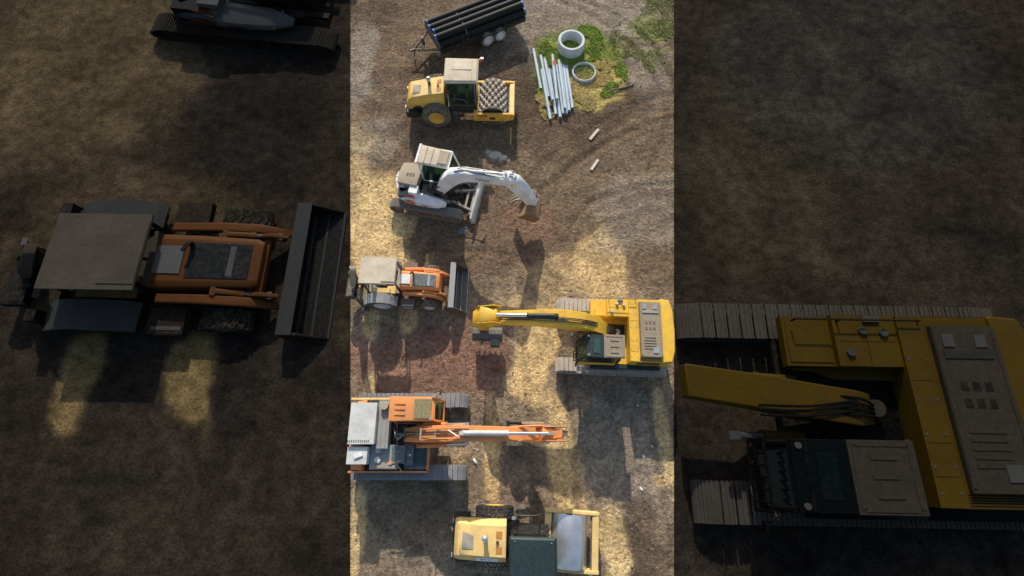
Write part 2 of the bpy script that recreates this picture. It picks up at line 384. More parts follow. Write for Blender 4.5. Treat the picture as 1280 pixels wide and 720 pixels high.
XS=spaced(-11,11,.13,600)
sheet('ground',YS,lambda y:XS,ZONES,SOIL,0,gm)
dm=soil_mat('black_soil',True)  # side sheets are added, dimness put into their colour
def edge(y): return 6.57+(max(-12,min(y,40))+4.47)*(9.88-6.57)/(26.57+4.47)
yb=[-300,-150,-80,-40,-20,-12]+[-8+.2*i for i in range(186)]+[32,40,60,100,180,350,600]
W=[0,.15,.3]+[.3+.2*i for i in range(1,150)]+[36,50,80,150,300,590]
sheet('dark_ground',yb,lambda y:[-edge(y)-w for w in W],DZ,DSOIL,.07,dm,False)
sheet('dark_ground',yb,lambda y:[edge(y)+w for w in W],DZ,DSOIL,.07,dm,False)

# loose clods and grit: one mesh, uncountable
def clods():
    p=P(); p.mat(paint('clod_soil',(.20,.155,.11),.5,.95)); p.mat(paint('clod_pale',(.42,.36,.27),.5,.95)); p.mat(paint('clod_dark',(.07,.055,.045),.5,.95))
    rnd=random.Random(5)
    oct_f=[(0,2,4),(2,1,4),(1,3,4),(3,0,4),(2,0,5),(1,2,5),(3,1,5),(0,3,5)]
    for i in range(13000):
        y=rnd.uniform(-4.6,27); x=rnd.uniform(-1,1)*edge(y)
        if fbm(x,y,.5,2,44)<rnd.uniform(-.5,.35): continue
        s=.014+.045*rnd.random()**3.5
        if rnd.random()<.01: s*=2
        p.mi=rnd.choice((0,0,1,2,2)); a=rnd.random()*6
        vs=[Vector(q) for q in ((1,0,0),(-1,0,0),(0,1,0),(0,-1,0),(0,0,.8),(0,0,-.8))]
        M=Matrix.Rotation(a,3,'Z')@Matrix.Rotation(a*1.7,3,'X')
        vs=[Vector((x,y,height(x,y)))+M@(v*s*rnd.uniform(.6,1.3)) for v in vs]
        p.raw(vs,oct_f)
    me=p.build('gravel',None); me['kind']='stuff'
clods()

# grass: blades in the patch
def grass(name, spots, n, cols, hmax, seed):
    rnd=random.Random(seed); V=[];F=[];K=[]
    tot=sum(s[2]*s[3] for s in spots)
    for (cx,cy,rx,ry,an) in spots:
        k=int(n*rx*ry/tot)
        for _ in range(k):
            r=rnd.random()**.6; t=rnd.random()*2*PI
            u,v=r*rx*math.cos(t),r*ry*math.sin(t); ca,sa=math.cos(R(an)),math.sin(R(an)); x=cx+u*ca-v*sa; y=cy+u*sa+v*ca
            if fbm(x,y,1.1,3,seed)<-.75+.9*r: continue
            h=hmax*rnd.uniform(.4,1)*(1.1+.7*fbm(x,y,.9,2,5)); a=rnd.random()*2*PI; w=.018+.02*rnd.random(); l=rnd.uniform(.2,1.0)*h
            z=height(x,y)-.01; dx,dy=math.cos(a),math.sin(a); o=len(V)
            V+= [(x-dy*w,y+dx*w,z),(x+dy*w,y-dx*w,z),(x+dx*l*.4+dy*w*.7,y+dy*l*.4-dx*w*.7,z+h*.65),(x+dx*l*.4-dy*w*.7,y+dy*l*.4+dx*w*.7,z+h*.65),(x+dx*l,y+dy*l,z+h)]
            F+=[(o,o+1,o+2,o+3),(o+3,o+2,o+4)]; m=rnd.randrange(len(cols)); K+=[m,m]
    me=bpy.data.meshes.new(name); me.from_pydata(V,[],F)
    for c in cols: me.materials.append(paint(name+str(cols.index(c)),c,.05,.7))
    me.polygons.foreach_set('material_index',K); o=bpy.data.objects.new(name,me); C.objects.link(o); o['kind']='stuff'; return o
grass('grass',[(3.5,22.6,2.0,1.5,10),(6.0,21.0,.6,1.3,-10),(1.9,20.3,.6,1.2,0),(4.4,24.0,1.2,.6,0),(5.6,20.0,1.3,.45,40),(4.9,22.3,1.2,.7,-20),(4.2,21.0,.5,.5,0),(3.0,21.9,1.3,.9,0)],26000,
      [(.34,.50,.05),(.24,.38,.04),(.42,.54,.08),(.48,.50,.12)],.13,21)
grass('weeds',[(8.2,24.2,1.2,1.4,0),(9.0,26.2,1.4,.8,0),(9.0,24.6,.7,1.2,0),(6.9,23.3,1.2,1.6,0),(8.4,22.0,.9,1.2,0)],9000,[(.34,.40,.10),(.48,.46,.18)],.07,77)
grass('dry_grass',[(4.8,20.7,1.0,.8,0),(5.4,21.4,.8,.5,35),(3.6,21.1,.9,.5,0),(4.0,19.4,.7,1.1,20),(2.0,18.6,.5,.9,0),(1.7,19.4,.4,.8,0)],20000,
      [(.85,.66,.24),(.75,.58,.2),(.9,.78,.38),(.6,.48,.18)],.11,33)

# ------------------------------------------------------------------ shared machine parts
def beam(p, pts):      # pts: (x,z,half_height,half_width[,y])
    secs=[]
    for i,q in enumerate(pts):
        a=pts[max(i-1,0)]; b=pts[min(i+1,len(pts)-1)]
        t=Vector((b[0]-a[0],b[1]-a[1])).normalized(); n=Vector((-t.y,t.x)); h,w=q[2],q[3]; yo=q[4] if len(q)>4 else 0
        up=Vector((q[0],q[1]))+n*h; dn=Vector((q[0],q[1]))-n*h
        secs.append([(up.x,yo-w,up.y),(up.x,yo+w,up.y),(dn.x,yo+w,dn.y),(dn.x,yo-w,dn.y)])
    p.loft(secs,bevel=.018)
def ram(parent, a, b, split=.55, r=.07, body='black', name='hydraulic_cylinder', rod='hydr'):
    a=Vector(a); b=Vector(b); m=a.lerp(b,split)
    p=P(); p.mat(body).cyl(a,m,r,14); p.cyl(m-(b-a).normalized()*.08,m,r*1.15,14)
    p.cyl(a-Vector((0,.07,0)),a+Vector((0,.07,0)),r*1.1,12)
    o=p.build(name,parent); q=P(); q.mat(rod).cyl(m,b,r*.62,12); q.cyl(b-Vector((0,.06,0)),b+Vector((0,.06,0)),r,12); q.build('rod',o); return o
def wheel(parent, c, r, w, rim, kind='diamond', side=-1, label=None, rk=1.0):
    p=P(); p.mat('rubber'); hw=w/2
    p.lathe([(r*.56,-hw*.8),(r*.70,-hw),(r*.90,-hw*.97),(r*.965,-hw*.78),(r*.975,0),(r*.965,hw*.78),(r*.90,hw*.97),(r*.70,hw),(r*.56,hw*.8)],c,'Y',40)
    if kind=='diamond':
        n=30
        for i in range(n):
            for j,(yo) in enumerate((-.66,-.22,.22,.66)):
                a=2*PI*(i+.5*(j%2))/n; M=Matrix.Translation(c)@Matrix.Rotation(-a,4,'Y')@Matrix.Translation((r*.985,yo*hw,0))@Matrix.Rotation(R(45),4,'X')
                s=.068*r; h=.018*r+.008
                p.raw([(-h,-s,-s),(h,-s*.8,-s*.8),(-h,s,-s),(h,s*.8,-s*.8),(-h,-s,s),(h,-s*.8,s*.8),(-h,s,s),(h,s*.8,s*.8)],[(1,3,7,5),(0,1,5,4),(2,6,7,3),(0,2,3,1),(4,5,7,6)],M)
    else:
        n=18
        for i in range(n):
            for sd in (-1,1):
                a=2*PI*(i+.5*(sd>0))/n; M=Matrix.Translation(c)@Matrix.Rotation(-a,4,'Y')@Matrix.Translation((r*.98,sd*hw*.5,0))@Matrix.Rotation(sd*R(32),4,'X')
                q=P(); q.box((0,0,0),(.07*r+.02,hw*1.1,.07*r),.006)
                p.raw(q.v,q.f,M)
    o=p.build('wheel',parent,label)
    q=P(); q.mat(rim)
    for sd in (-1,1):
        q.lathe([(r*.57*rk,sd*hw*(.82 if rk==1 else 1.02)),(r*.53*rk,sd*hw*(.88 if rk==1 else 1.06)),(r*.46*rk,sd*hw*.80),(r*.36,sd*hw*.45),(r*.16,sd*hw*.40),(r*.14,sd*hw*.62),(.001,sd*hw*.62)],c,'Y',28)
        for k in range(8):
            a=2*PI*k/8; q.cyl((c[0]+r*.26*math.cos(a),c[1]+sd*hw*.38,c[2]+r*.26*math.sin(a)),(c[0]+r*.26*math.cos(a),c[1]+sd*hw*.5,c[2]+r*.26*math.sin(a)),r*.03,6)
    q.build('rim',o); return o
def track(parent, x0, x1, y, w, r, shoe, frame='darksteel', pitch=.19, side=-1):
    p=P(); p.mat(shoe); L=(x1-x0-2*r); per=2*L+2*PI*r; n=int(per/pitch); cz=r
    for i in range(n):
        s=i*per/n
        if s<L: pos=(x0+r+s,0.025); ang=PI
        elif s<L+PI*r: t=(s-L)/r; pos=(x1-r+(r-.025)*math.sin(t),cz-(r-.025)*math.cos(t)); ang=PI-t
        elif s<2*L+PI*r: u=s-L-PI*r; sag=.03*math.sin(PI*u/L*3)**2; pos=(x1-r-u,2*r-.025-sag); ang=0
        else: t=(s-2*L-PI*r)/r; pos=(x0+r-(r-.025)*math.sin(t),cz+(r-.025)*math.cos(t)); ang=-t
        M=Matrix.Translation((pos[0],y,pos[1]))@Matrix.Rotation(ang,4,'Y')
        q=P(); pl=per/n
        q.box((0,0,0),(pl*.87,w,.03),.0); 
        for g in (-.36,0,.36): q.box((g*pl,0,.032),(.026,w*.99,.05),.0)
        p.raw(q.v,q.f,M)
    o=p.build('track',parent)
    q=P(); q.mat(frame); q.prism([(x0+r*.9,r*.55),(x1-r*.9,r*.55),(x1-r*.7,r*1.25),(x1-r*1.6,r*1.5),(x0+r*1.6,r*1.5),(x0+r*.7,r*1.25)],y-w*.22,y+w*.22,.02)
    for k in range(int(L/.45)+1): q.cyl((x0+r+.1+k*.45,y-w*.3,.16),(x0+r+.1+k*.45,y+w*.3,.16),.11,14)
    q.build('track_frame',o)
    for nm,xx in (('idler',x1-r),('sprocket',x0+r)):
        q=P(); q.mat(frame); q.lathe([(.001,-w*.3),(r*.5,-w*.33),(r*.6,-w*.22),(r*.86,-w*.2),(r*.86,w*.2),(r*.6,w*.22),(r*.5,w*.33),(.001,w*.3)],(xx,y,r),'Y',24); q.build(nm,o)
    return o
def bucket(parent, pos, ang, size, width, mat, teeth=5, tooth='steel', yaw=0, name='bucket'):
    # profile in local xz: hinge at (0,0); mouth opens to +x
    prof=[(0,0),(-.35,-.05),(-.62,-.30),(-.68,-.62),(-.50,-.92),(-.15,-1.05),(.42,-1.02)]
    prof=[(x*size,z*size) for x,z in prof]; th=.05*size+.012
    M=Matrix.Translation(pos)@Matrix.Rotation(R(yaw),4,'Z')@Matrix.Rotation(R(ang),4,'Y')
    p=P(); p.mat(mat)
    outer=prof; inner=[]
    for i,q in enumerate(prof):
        a=prof[max(i-1,0)]; b=prof[min(i+1,len(prof)-1)]; t=Vector((b[0]-a[0],b[1]-a[1])).normalized(); inner.append((q[0]+(-t.y)*th*1,q[1]+t.x*th*1))
    for i in range(len(prof)-1):
        p.prism([outer[i],outer[i+1],inner[i+1],inner[i]],-width/2,width/2,0,M)
    for sd in (-1,1):
        p.prism(prof+[(.30*size,-.55*size)],sd*width/2-.02,sd*width/2+.02,.006,M)
    p.prism([(-.25*size,.02*size),(.02*size,.28*size),(.16*size,.12*size),(.05*size,-.1*size)],-width*.22,-width*.14,.01,M)
    p.prism([(-.25*size,.02*size),(.02*size,.28*size),(.16*size,.12*size),(.05*size,-.1*size)],width*.14,width*.22,.01,M)
    o=p.build(name,parent)
    for k in range(teeth):
        yy=-width/2+width*(k+.5)/teeth; q=P(); q.mat(tooth)
        q.loft([[(.36*size,yy-.05,-1.08*size),(.36*size,yy+.05,-1.08*size),(.36*size,yy+.05,-.97*size),(.36*size,yy-.05,-.97*size)],
                [(.62*size,yy-.025,-1.03*size),(.62*size,yy+.025,-1.03*size),(.62*size,yy+.025,-1.0*size),(.62*size,yy-.025,-1.0*size)]],.004,True,M)
        q.build('tooth',o)
    return o
def rotated(o, pivot, deg):      # swing an already built part mesh about a vertical pin
    M=Matrix.Translation(pivot)@Matrix.Rotation(R(deg),4,'Z')@Matrix.Translation(-Vector(pivot))
    o.data.transform(M)
    for ch in o.children: ch.data.transform(M)

# ------------------------------------------------------------------ soil compactors
def compactor(loc, yaw, label, pad, hood, side, roofm, cab_dy=0, fyaw=0, beacon=True):
    t=thing('road_roller',label,'road roller',loc,yaw)
    # engine hood: octagonal loft, low at the rear
    def sec(x,z0,zs,zt,wb,wt): return [(x,-wb,z0),(x,wb,z0),(x,wb,zs),(x,wt,zt),(x,-wt,zt),(x,-wb,zs)]
    p=P(); p.mat(side); p.loft([sec(-2.86,.98,1.12,1.30,.70,.60),sec(-2.70,.98,1.30,1.56,.74,.56),sec(-1.9,1.15,1.52,1.80,.75,.54),sec(-.82,1.25,1.68,2.02,.75,.54)],bevel=.03,seg=2)
    p.mat(hood); p.loft([[(-2.62,-.52,1.585),(-2.62,.52,1.585),(-2.62,.52,1.60),(-2.62,-.52,1.60)],[(-1.9,-.53,1.80),(-1.9,.53,1.80),(-1.9,.53,1.82),(-1.9,-.53,1.82)],[(-.86,-.54,2.015),(-.86,.54,2.015),(-.86,.54,2.035),(-.86,-.54,2.035)]],bevel=.004)
    h=p.build('hood',t)
    p=P(); p.mat('midgrey'); 
    p.loft([[(-2.52,-.32,1.63),(-2.52,.30,1.63),(-2.52,.30,1.66),(-2.52,-.32,1.66)],[(-2.08,-.32,1.755),(-2.08,.16,1.755),(-2.08,.16,1.785),(-2.08,-.32,1.785)]],bevel=.004)
    p.mat('tan'); 
    for k in range(6): p.box((-2.46+.07*k,-.03,1.668+.0205*k),(.025,.5-.035*k,.02),0)
    p.build('radiator_grille',h)
    for yy in (-.30,.22):
        p=P(); p.mat('panelorange').box((-1.09,yy,1.985),(.24,.26,.012),0,rot=(0,R(-11.5),0))
        for k in range(4): p.box((-1.18+.06*k,yy,1.978+.012*k),(.035,.24,.015),0)
        p.build('vent',h)
    p=P(); p.mat('black').cyl((-1.15,-.03,1.9),(-1.15,-.03,2.04),.06,14); p.build('fuel_cap',h)
    p=P(); p.mat('darksteel').cyl((-1.62,.12,1.8),(-1.62,.12,2.22),.085,16); p.mat('silver'); p.lathe([(.11,0),(.125,.06),(.11,.14),(.06,.18),(.001,.19)],(-1.62,.12,2.2),'Z',18); p.build('exhaust',h)
    for s in (-1,1):
        p=P(); p.mat('black').prism([(-2.62,1.05),(-2.05,1.05),(-2.12,1.25),(-2.35,1.27)],s*.735,s*.765,.004); p.build('side_vent',h)
    p=P(); p.mat('black'); p.prism([(-2.95,.45),(-2.95,.92),(-2.2,1.0),(-.5,1.12),(-.3,.7),(-.3,.5),(-2.2,.45)],-.62,.62,.03)
    p.box((-2.86,0,.68),(.22,1.75,.42),.04); p.box((-2.55,-.78,.72),(.5,.25,.35),.03); p.box((-2.55,.78,.72),(.5,.25,.35),.03)
    p.build('chassis',t)
    for s in (-1,1):
        p=P(); p.mat('hydr').box((-2.96,s*.62,1.02),(.05,.16,.1),.015); p.build('tail_light',t)
        wheel(t,(-1.32,s*.93,.76),.76,.54,'amber','diamond')
        p=P(); p.mat('darksteel')
        for k in range(3): p.box((-.28+.02*k,s*(.98-.05*k),.45+.24*k),(.36,.2,.03),.006)
        p.box((-.46,s*.93,.7),(.03,.1,.6),.006); p.box((-.08,s*.93,.7),(.03,.1,.6),.006); p.build('step',t)
    cy=cab_dy
    # cab base, floor, posts, glass, roof
    p=P(); p.mat('black').box((.1,cy*.5,1.0),(1.5,1.5,.5),.04); p.mat('olive').box((.1,cy,1.27),(1.35,1.36,.05),.01); p.build('cab_floor',t)
    p=P(); p.mat('black')
    for xx in (-.55,.72):
        for s in (-1,1): p.tube([(xx,cy+s*.66,1.22),(xx+(.03 if xx>0 else 0),cy+s*.63,2.92)],.042,6)
    for s in (-1,1): p.box((.09,cy+s*.66,1.35),(1.3,.05,.12),.01); p.box((.09,cy+s*.63,2.86),(1.3,.06,.1),.01)
    for xx in (-.55,.74): p.box((xx,cy,2.86),(.06,1.3,.1),.01); p.box((xx,cy,1.4),(.05,1.3,.25),.01)
    cf=p.build('cab_frame',t)
    p=P(); p.mat(glass())
    for s in (-1,1): p.box((.09,cy+s*.645,2.1),(1.22,.012,1.42),0)
    p.box((-.55,cy,2.15),(.012,1.22,1.25),0); p.box((.745,cy,2.15),(.012,1.22,1.3),0); p.build('window',cf)
    p=P(); p.mat('seat').box((.0,cy,1.62),(.5,.5,.16),.05,seg=2); p.box((-.28,cy,1.98),(.16,.5,.65),.06,seg=2); p.mat('black').box((0,cy,1.42),(.4,.4,.26),.02)
    p.mat('lime').box((-.1,cy+.42,1.6),(.5,.12,.3),.02); p.build('seat',t)
    p=P(); p.mat('tan').box((.5,cy,1.62),(.2,.5,.5),.04); p.mat('black').tube([(.5,cy,1.8),(.32,cy,2.02)],.025,6)
    M=Matrix.Translation((.31,cy,2.03))@Matrix.Rotation(R(-35),4,'Y'); q=P(); q.lathe([(.19+.018*math.cos(a),.018*math.sin(a)) for a in [k*PI/3 for k in range(6)]],(0,0,0),'Z',22,True); p.raw(q.v,q.f,M)
    p.build('steering_console',t)
    p=P(); p.mat(roofm); p.loft([[(-.70,cy-.76,2.93),(1.0,cy-.74,2.93),(1.0,cy+.74,2.93),(-.70,cy+.76,2.93)],[(-.70,cy-.78,2.99),(1.02,cy-.76,2.99),(1.02,cy+.76,2.99),(-.70,cy+.78,2.99)],[(-.64,cy-.70,3.10),(.92,cy-.68,3.08),(.92,cy+.68,3.08),(-.64,cy+.70,3.10)]],bevel=.03,seg=2)
    if pad: 
        for xx in (-.28,.68): p.box((xx,cy,3.10),(.03,1.34,.03),.008)
        p.box((.16,cy,3.10),(1.0,.03,.02),.005)
    else:
        for xx,yy in ((-.5,.62),(.82,.58),(-.5,-.62),(.82,-.58)): 
            p.mat('hydr').cyl((xx,cy+yy,3.07),(xx,cy+yy,3.12),.022,8)
        p.mat(roofm)
        for xx in (-.1,.45): p.box((xx,cy-.05,3.098),(.5,1.0,.014),.006)
    p.build('cab_roof',t)
    if beacon:
        p=P(); p.mat('darksteel').box((1.08,cy+.62,2.95),(.16,.2,.06),.01); p.tube([(1.08,cy+.62,2.3),(1.08,cy+.62,2.95)],.02,6)
        p.mat('red').cyl((1.08,cy+.62,2.98),(1.08,cy+.62,3.16),.07,12,.05); p.mat('hydr').box((1.18,cy+.7,3.08),(.14,.1,.1),.02); p.build('beacon',t)
    for s in (-1,1):
        p=P(); p.mat('darksteel').tube([(-.4,s*.92,1.25),(-.4,s*.92,1.95),(.25,s*.92,1.95),(.5,s*.92,1.25)],.022,6); p.build('handrail',t)
    if not pad:
        p=P(); p.mat('hydr'); p.lathe([(.001,.1),(.07,.1),(.075,0),(.03,-.12),(.001,-.13)],(-.55,.86,2.25),'Z',14); p.mat('black').tube([(-.55,.86,2.12),(-.55,.7,1.6)],.018,6); p.build('work_lamp',t)
        p=P(); p.mat('white').box((-1.55,-.665,1.72),(.85,.02,.16),.004,rot=(R(-47),R(-8),0)); pl=p.build('number_plate',h)
        M=Matrix.Translation((-1.55,-.673,1.728))@Matrix.Rotation(R(-8),4,'Y')@Matrix.Rotation(R(43),4,'X')
        text_mesh('lettering','BW  211',.13,M,T('greyblue'),pl)
    # articulation, front frame, drum
    p=P(); p.mat('black').box((.72,0,.72),(.55,.55,.5),.04); p.cyl((.62,0,.4),(.62,0,1.1),.14,16); p.mat('darksteel')
    for k in (-.18,-.06,.08,.2): p.tube([(.3,k,1.05),(.6,k*1.4,1.25),(.95,k*1.8,.95)],.025,6)
    p.build('articulation_joint',t)
    parts=[]; piv=(.62,0,0)
    p=P(); p.mat(side)
    for s in (-1,1): p.prism([(.66,.58),(2.35,.54),(2.82,.70),(2.86,1.08),(2.6,1.12),(.66,1.10)],s*1.05-.07,s*1.05+.07,.02)
    p.mat(hood); p.box((2.70,0,.90),(.25,1.96,.34),.03); p.mat(side); p.box((.80,0,.84),(.24,1.96,.36),.03)
    p.mat('darksteel').box((2.55,0,.98),(.06,1.9,.05),.005); p.box((.98,0,.98),(.06,1.9,.05),.005)
    parts.append(p.build('drum_frame',t)); fr=parts[-1]
    for s in (-1,1):
        p=P(); p.mat('black').box((1.68,s*1.125,.80),(.30,.012,.18),.004).cyl((1.68,s*1.12,.80),(1.68,s*1.14,.80),.07,14); p.build('hub_cover',fr)
        p=P(); p.mat('decalorange').prism([(.86,.70),(1.02,.80),(1.18,.82),(1.36,.68),(1.2,.70),(1.1,.76),(1.0,.68)],s*1.121,s*1.127,0); p.build('decal',fr)
        p=P(); p.mat('decalorange').prism([(2.0,.64),(2.3,.64),(2.22,.71),(2.05,.72)],s*1.121,s*1.127,0); p.build('decal',fr)
    if pad:
        M=Matrix.Translation((1.12,-1.125,.97))@Matrix.Rotation(R(90),4,'X'); lt=text_mesh('lettering','CASE',.22,M,T('black'),fr,.003,.3)
    r=.72 if not pad else .68; cx=1.68; cz=r+(.07 if pad else .015); hw=.97
    p=P(); p.mat('silver' if not pad else 'brown')
    p.lathe([(r*.93,-hw+.14),(r*.93,-hw+.01),(r-.01,-hw),(r,-hw+.02),(r,hw-.02),(r-.01,hw),(r*.93,hw-.01),(r*.93,hw-.14)],(cx,0,cz),'Y',64)
    if pad:
        p.mat('steel'); rows=8; n=14
        for j in range(rows):
            for i in range(n):
                a=2*PI*(i+.5*(j%2))/n; p.mat('padtip'); M=Matrix.Translation((cx,-hw+.13+(2*hw-.26)*j/(rows-1),cz))@Matrix.Rotation(-a,4,'Y')@Matrix.Translation((r,0,0))
                b1,b2,hh=.078,.052,.115
                p.raw([(-.01,-b1,-b1),(-.01,b1,-b1),(-.01,b1,b1),(-.01,-b1,b1),(hh*.8,-b2*1.15,-b2*1.15),(hh*.8,b2*1.15,-b2*1.15),(hh*.8,b2*1.15,b2*1.15),(hh*.8,-b2*1.15,b2*1.15),(hh,-b2*.7,-b2*.7),(hh,b2*.7,-b2*.7),(hh,b2*.7,b2*.7),(hh,-b2*.7,b2*.7)],
                      [(0,1,5,4),(1,2,6,5),(2,3,7,6),(3,0,4,7),(4,5,9,8),(5,6,10,9),(6,7,11,10),(7,4,8,11),(8,9,10,11)],M)
    dr=p.build('drum',t,angle=30 if not pad else 20)
    p=P(); p.mat('darksteel').lathe([(r*.93,-.8),(r*.6,-.8),(r*.3,-.86),(.001,-.86)],(cx,0,cz),'Y',32); p.lathe([(r*.93,.8),(r*.6,.8),(r*.3,.86),(.001,.86)],(cx,0,cz),'Y',32)
    p.cyl((cx,-1.0,cz),(cx,1.0,cz),.12,16); p.build('drum_hub',dr)
    parts.append(dr)
    if fyaw:
        for o in parts: rotated(o,piv,fyaw)
    return t
compactor((-2.7,18.4,.0),-1,'yellow road roller with studded padfoot drum and tan cab roof, below the pipe trailer',True,'cream','amber','tanroof')
compactor((.60,-2.95,0),-1,'yellow road roller with smooth steel drum and dark green cab roof, at the lower edge',False,'cream','cream','teal',cab_dy=-.45,fyaw=-3,beacon=False)

# ------------------------------------------------------------------ white excavator
def white_excavator(loc, yaw, label, scale=(1,1,1), full=True):
    t=thing('excavator',label,'excavator',loc,yaw,scale)
    for s in (-1,1): track(t,-1.85,1.85,s*.99,.48,.34,'tracktread','rust' if s<0 else 'darksteel',.15)
    p=P(); p.mat('darksteel').box((0,0,.45),(1.7,1.3,.3),.04); p.cyl((-.2,0,.5),(-.2,0,.86),.5,24)
    p.box((1.0,.35,.45),(1.2,.14,.16),.02); p.box((1.0,-.35,.45),(1.2,.14,.16),.02); p.mat('midgrey').box((.9,.38,.58),(.5,.16,.12),.02); p.box((.85,-.42,.58),(.5,.16,.12),.02); p.build('undercarriage',t)
    if full:
        p=P(); p.mat('lightgrey'); p.prism([(2.3,.08),(2.42,.08),(2.5,.3),(2.40,.62),(2.28,.62),(2.36,.3)],-1.15,1.15,.01)
        p.mat('tan').box((2.50,0,.12),(.1,2.28,.08),.01); p.mat('midgrey')
        for s in (-1,1): p.loft([[(1.2,s*.3-.06,.38),(1.2,s*.3+.06,.38),(1.2,s*.3+.06,.54),(1.2,s*.3-.06,.54)],[(2.34,s*.62-.06,.28),(2.34,s*.62+.06,.28),(2.34,s*.62+.06,.48),(2.34,s*.62-.06,.48)]],.01)
        p.box((1.9,0,.42),(.1,1.0,.1),.02); p.box((2.22,0,.36),(.14,1.7,.16),.02); p.build('dozer_blade',t)
    # house
    arc=[(-1.62+1.62*(1-math.cos(a)),1.08*math.sin(a)) for a in [R(-75)+R(150)*k/10 for k in range(11)]]
    deck=[(x-.06,y) for x,y in arc]+[(.9,1.05),(.9,.35),(.5,-.2),(.8,-.55),(.75,-1.02)]
    p=P(); p.mat('white').prism(deck,.86,1.02,.02,plane='xy'); p.mat('black').prism([(x*.93,y*.9) for x,y in deck],1.02,1.10,.01,plane='xy'); p.build('turntable_deck',t)
    # rear counterweight ring, white
    ins=[(-1.30+1.30*(1-math.cos(a)),.84*math.sin(a)) for a in [R(-75)+R(150)*k/10 for k in range(11)]]
    p=P(); p.mat('white'); ring=arc+[q for q in ins[::-1]]
    for i in range(10): p.prism([arc[i],arc[i+1],ins[i+1],ins[i]],1.02,1.52-.02*abs(i-5),0,plane='xy')
    p.build('counterweight',t)
    p=P(); p.mat('tan'); p.prism([(-1.36,.70),(-1.46,.1),(-1.40,-.42),(-.42,-.46),(-.38,.85)],1.25,1.76,.05,plane='xy',seg=2)
    eh=p.build('engine_cover',t); p=P(); p.mat('brown')
    for k in range(3):
        for j in range(3): p.box((-1.0+.15*k,.02+.07*j,1.765),(.10,.035,.012),0)
    p.build('vent',eh)
    p=P(); p.mat('blue').box((-1.0,-.72,1.28),(.62,.40,.36),.05); p.build('oil_cooler',t)
    p=P(); p.mat('white').box((-.55,-.62,1.42),(.42,.42,.52),.08,seg=2); p.build('filler_cap_box',t)
    # right hand side tank cover, pointed to the front
    def ts(x,w0,w1,z0,z1): return [(x,w0,z0),(x,w1,z0),(x,w1*.98+.0,z1*.9),(x,(w0+w1)/2+.08,z1),(x,w0,z1*.86)]
    p=P(); p.mat('white').loft([ts(-1.35,-.88,-.55,.90,1.34),ts(-.8,-1.00,-.50,.80,1.44),ts(-.1,-1.06,-.50,.80,1.38),ts(.6,-1.02,-.56,.82,1.26),ts(1.05,-.88,-.70,.86,1.08)],bevel=.04,seg=2)
    tc=p.build('tank_cover',t)
    p=P(); p.mat('decalorange'); p.prism([(-1.0,.98),(-.82,1.22),(-.6,1.20),(-.42,1.02),(-.62,.92)],-1.06,-1.085,0); p.mat('red').prism([(-.2,.93),(-.14,1.0),(.16,.98),(.12,.91)],-1.07,-1.085,0); p.prism([(-.95,-.92),(-.7,-.97),(-.40,-1.0),(-.62,-.80),(-.85,-.76)],1.36,1.455,0,plane='xy'); p.build('emblem',tc)
    # cab on the left
    p=P(); p.mat('white')
    prf=[(-.62,1.05),(.85,1.05),(.92,1.5),(.72,2.48),(-.62,2.55)]
    for yy in (.22,1.08):
        pts=[(x,yy,z) for x,z in prf]
        for a,b in zip(pts,pts[1:]+pts[:1]): p.tube([a,b],.05,6)
    for x,z in prf[2:]: p.tube([(x,.22,z),(x,1.08,z)],.045,6)
    p.box((-.62,.65,1.5),(.08,.86,.9),.02)
    cf=p.build('cab_frame',t); moved=[cf]
    p=P(); p.mat(glass()); p.prism([(-.55,1.55),(.88,1.5),(.70,2.44),(-.55,2.48)],1.075,1.085,0); p.prism([(-.55,1.2),(.86,1.2),(.70,2.44),(-.55,2.48)],.215,.225,0); p.prism([(.89,1.5),(.90,1.5),(.72,2.45),(.71,2.45)],.26,1.04,0); moved.append(p.build('window',cf))
    p=P(); p.mat('lime').box((.05,.65,1.45),(.55,.5,.2),.06,seg=2); p.box((-.28,.65,1.85),(.16,.5,.7),.06,seg=2); p.mat('black').box((.05,.65,1.2),(.5,.7,.25),.02); p.mat('lime').box((.45,.65,1.13),(.7,.75,.06),.01); moved.append(p.build('seat',t))
    p=P(); p.mat('tanroof'); p.loft([[(-.70,.16,2.52),(.74,.20,2.46),(.74,1.10,2.46),(-.70,1.14,2.52)],[(-.68,.18,2.64),(.68,.24,2.58),(.68,1.06,2.58),(-.68,1.12,2.64)]],.03,seg=2)
    for xx in (-.4,-.1,.2): p.box((xx,.65,2.63-.04*xx),(.04,.8,.03),.008)
    p.mat('tan').box((.42,.65,2.61),(.42,.66,.05),.02)
    p.mat('white'); p.box((-.72,.65,2.60),(.10,1.0,.12),.02); moved.append(p.build('cab_roof',t))
    for o in moved: o.data.transform(Matrix.Translation((.32,.05,1.05*-.06+.02))@Matrix.Diagonal((1.06,1.05,1.06,1)))
    # slew gear, hoses
    p=P(); p.mat('darksteel').box((.05,-.3,1.2),(.6,.5,.25),.04); p.box((.55,-.15,1.05),(.5,.4,.5),.04); p.mat('black')
    for k in range(5): p.tube([(.2,-.45+.1*k,1.3),(.55,-.4+.07*k,1.75),(.95,-.2+.04*k,1.75)],.022,6)
    for k in range(3): p.tube([(-.1,-.2-.08*k,1.15),(.3,-.35-.05*k,1.5),(.7,-.3,1.2)],.02,6)
    p.build('hydraulic_hoses',t)
    if not full: return t
    p=P(); p.mat('white'); by=-.12
    beam(p,[(.62,1.05,.18,.17,by),(.78,1.5,.28,.19,by),(1.10,2.15,.36,.20,by),(1.55,2.75,.40,.20,by),(2.15,3.02,.34,.20,by),(3.2,3.12,.27,.19,by),(4.05,3.12,.25,.18,by)])
    bo=p.build('boom',t)
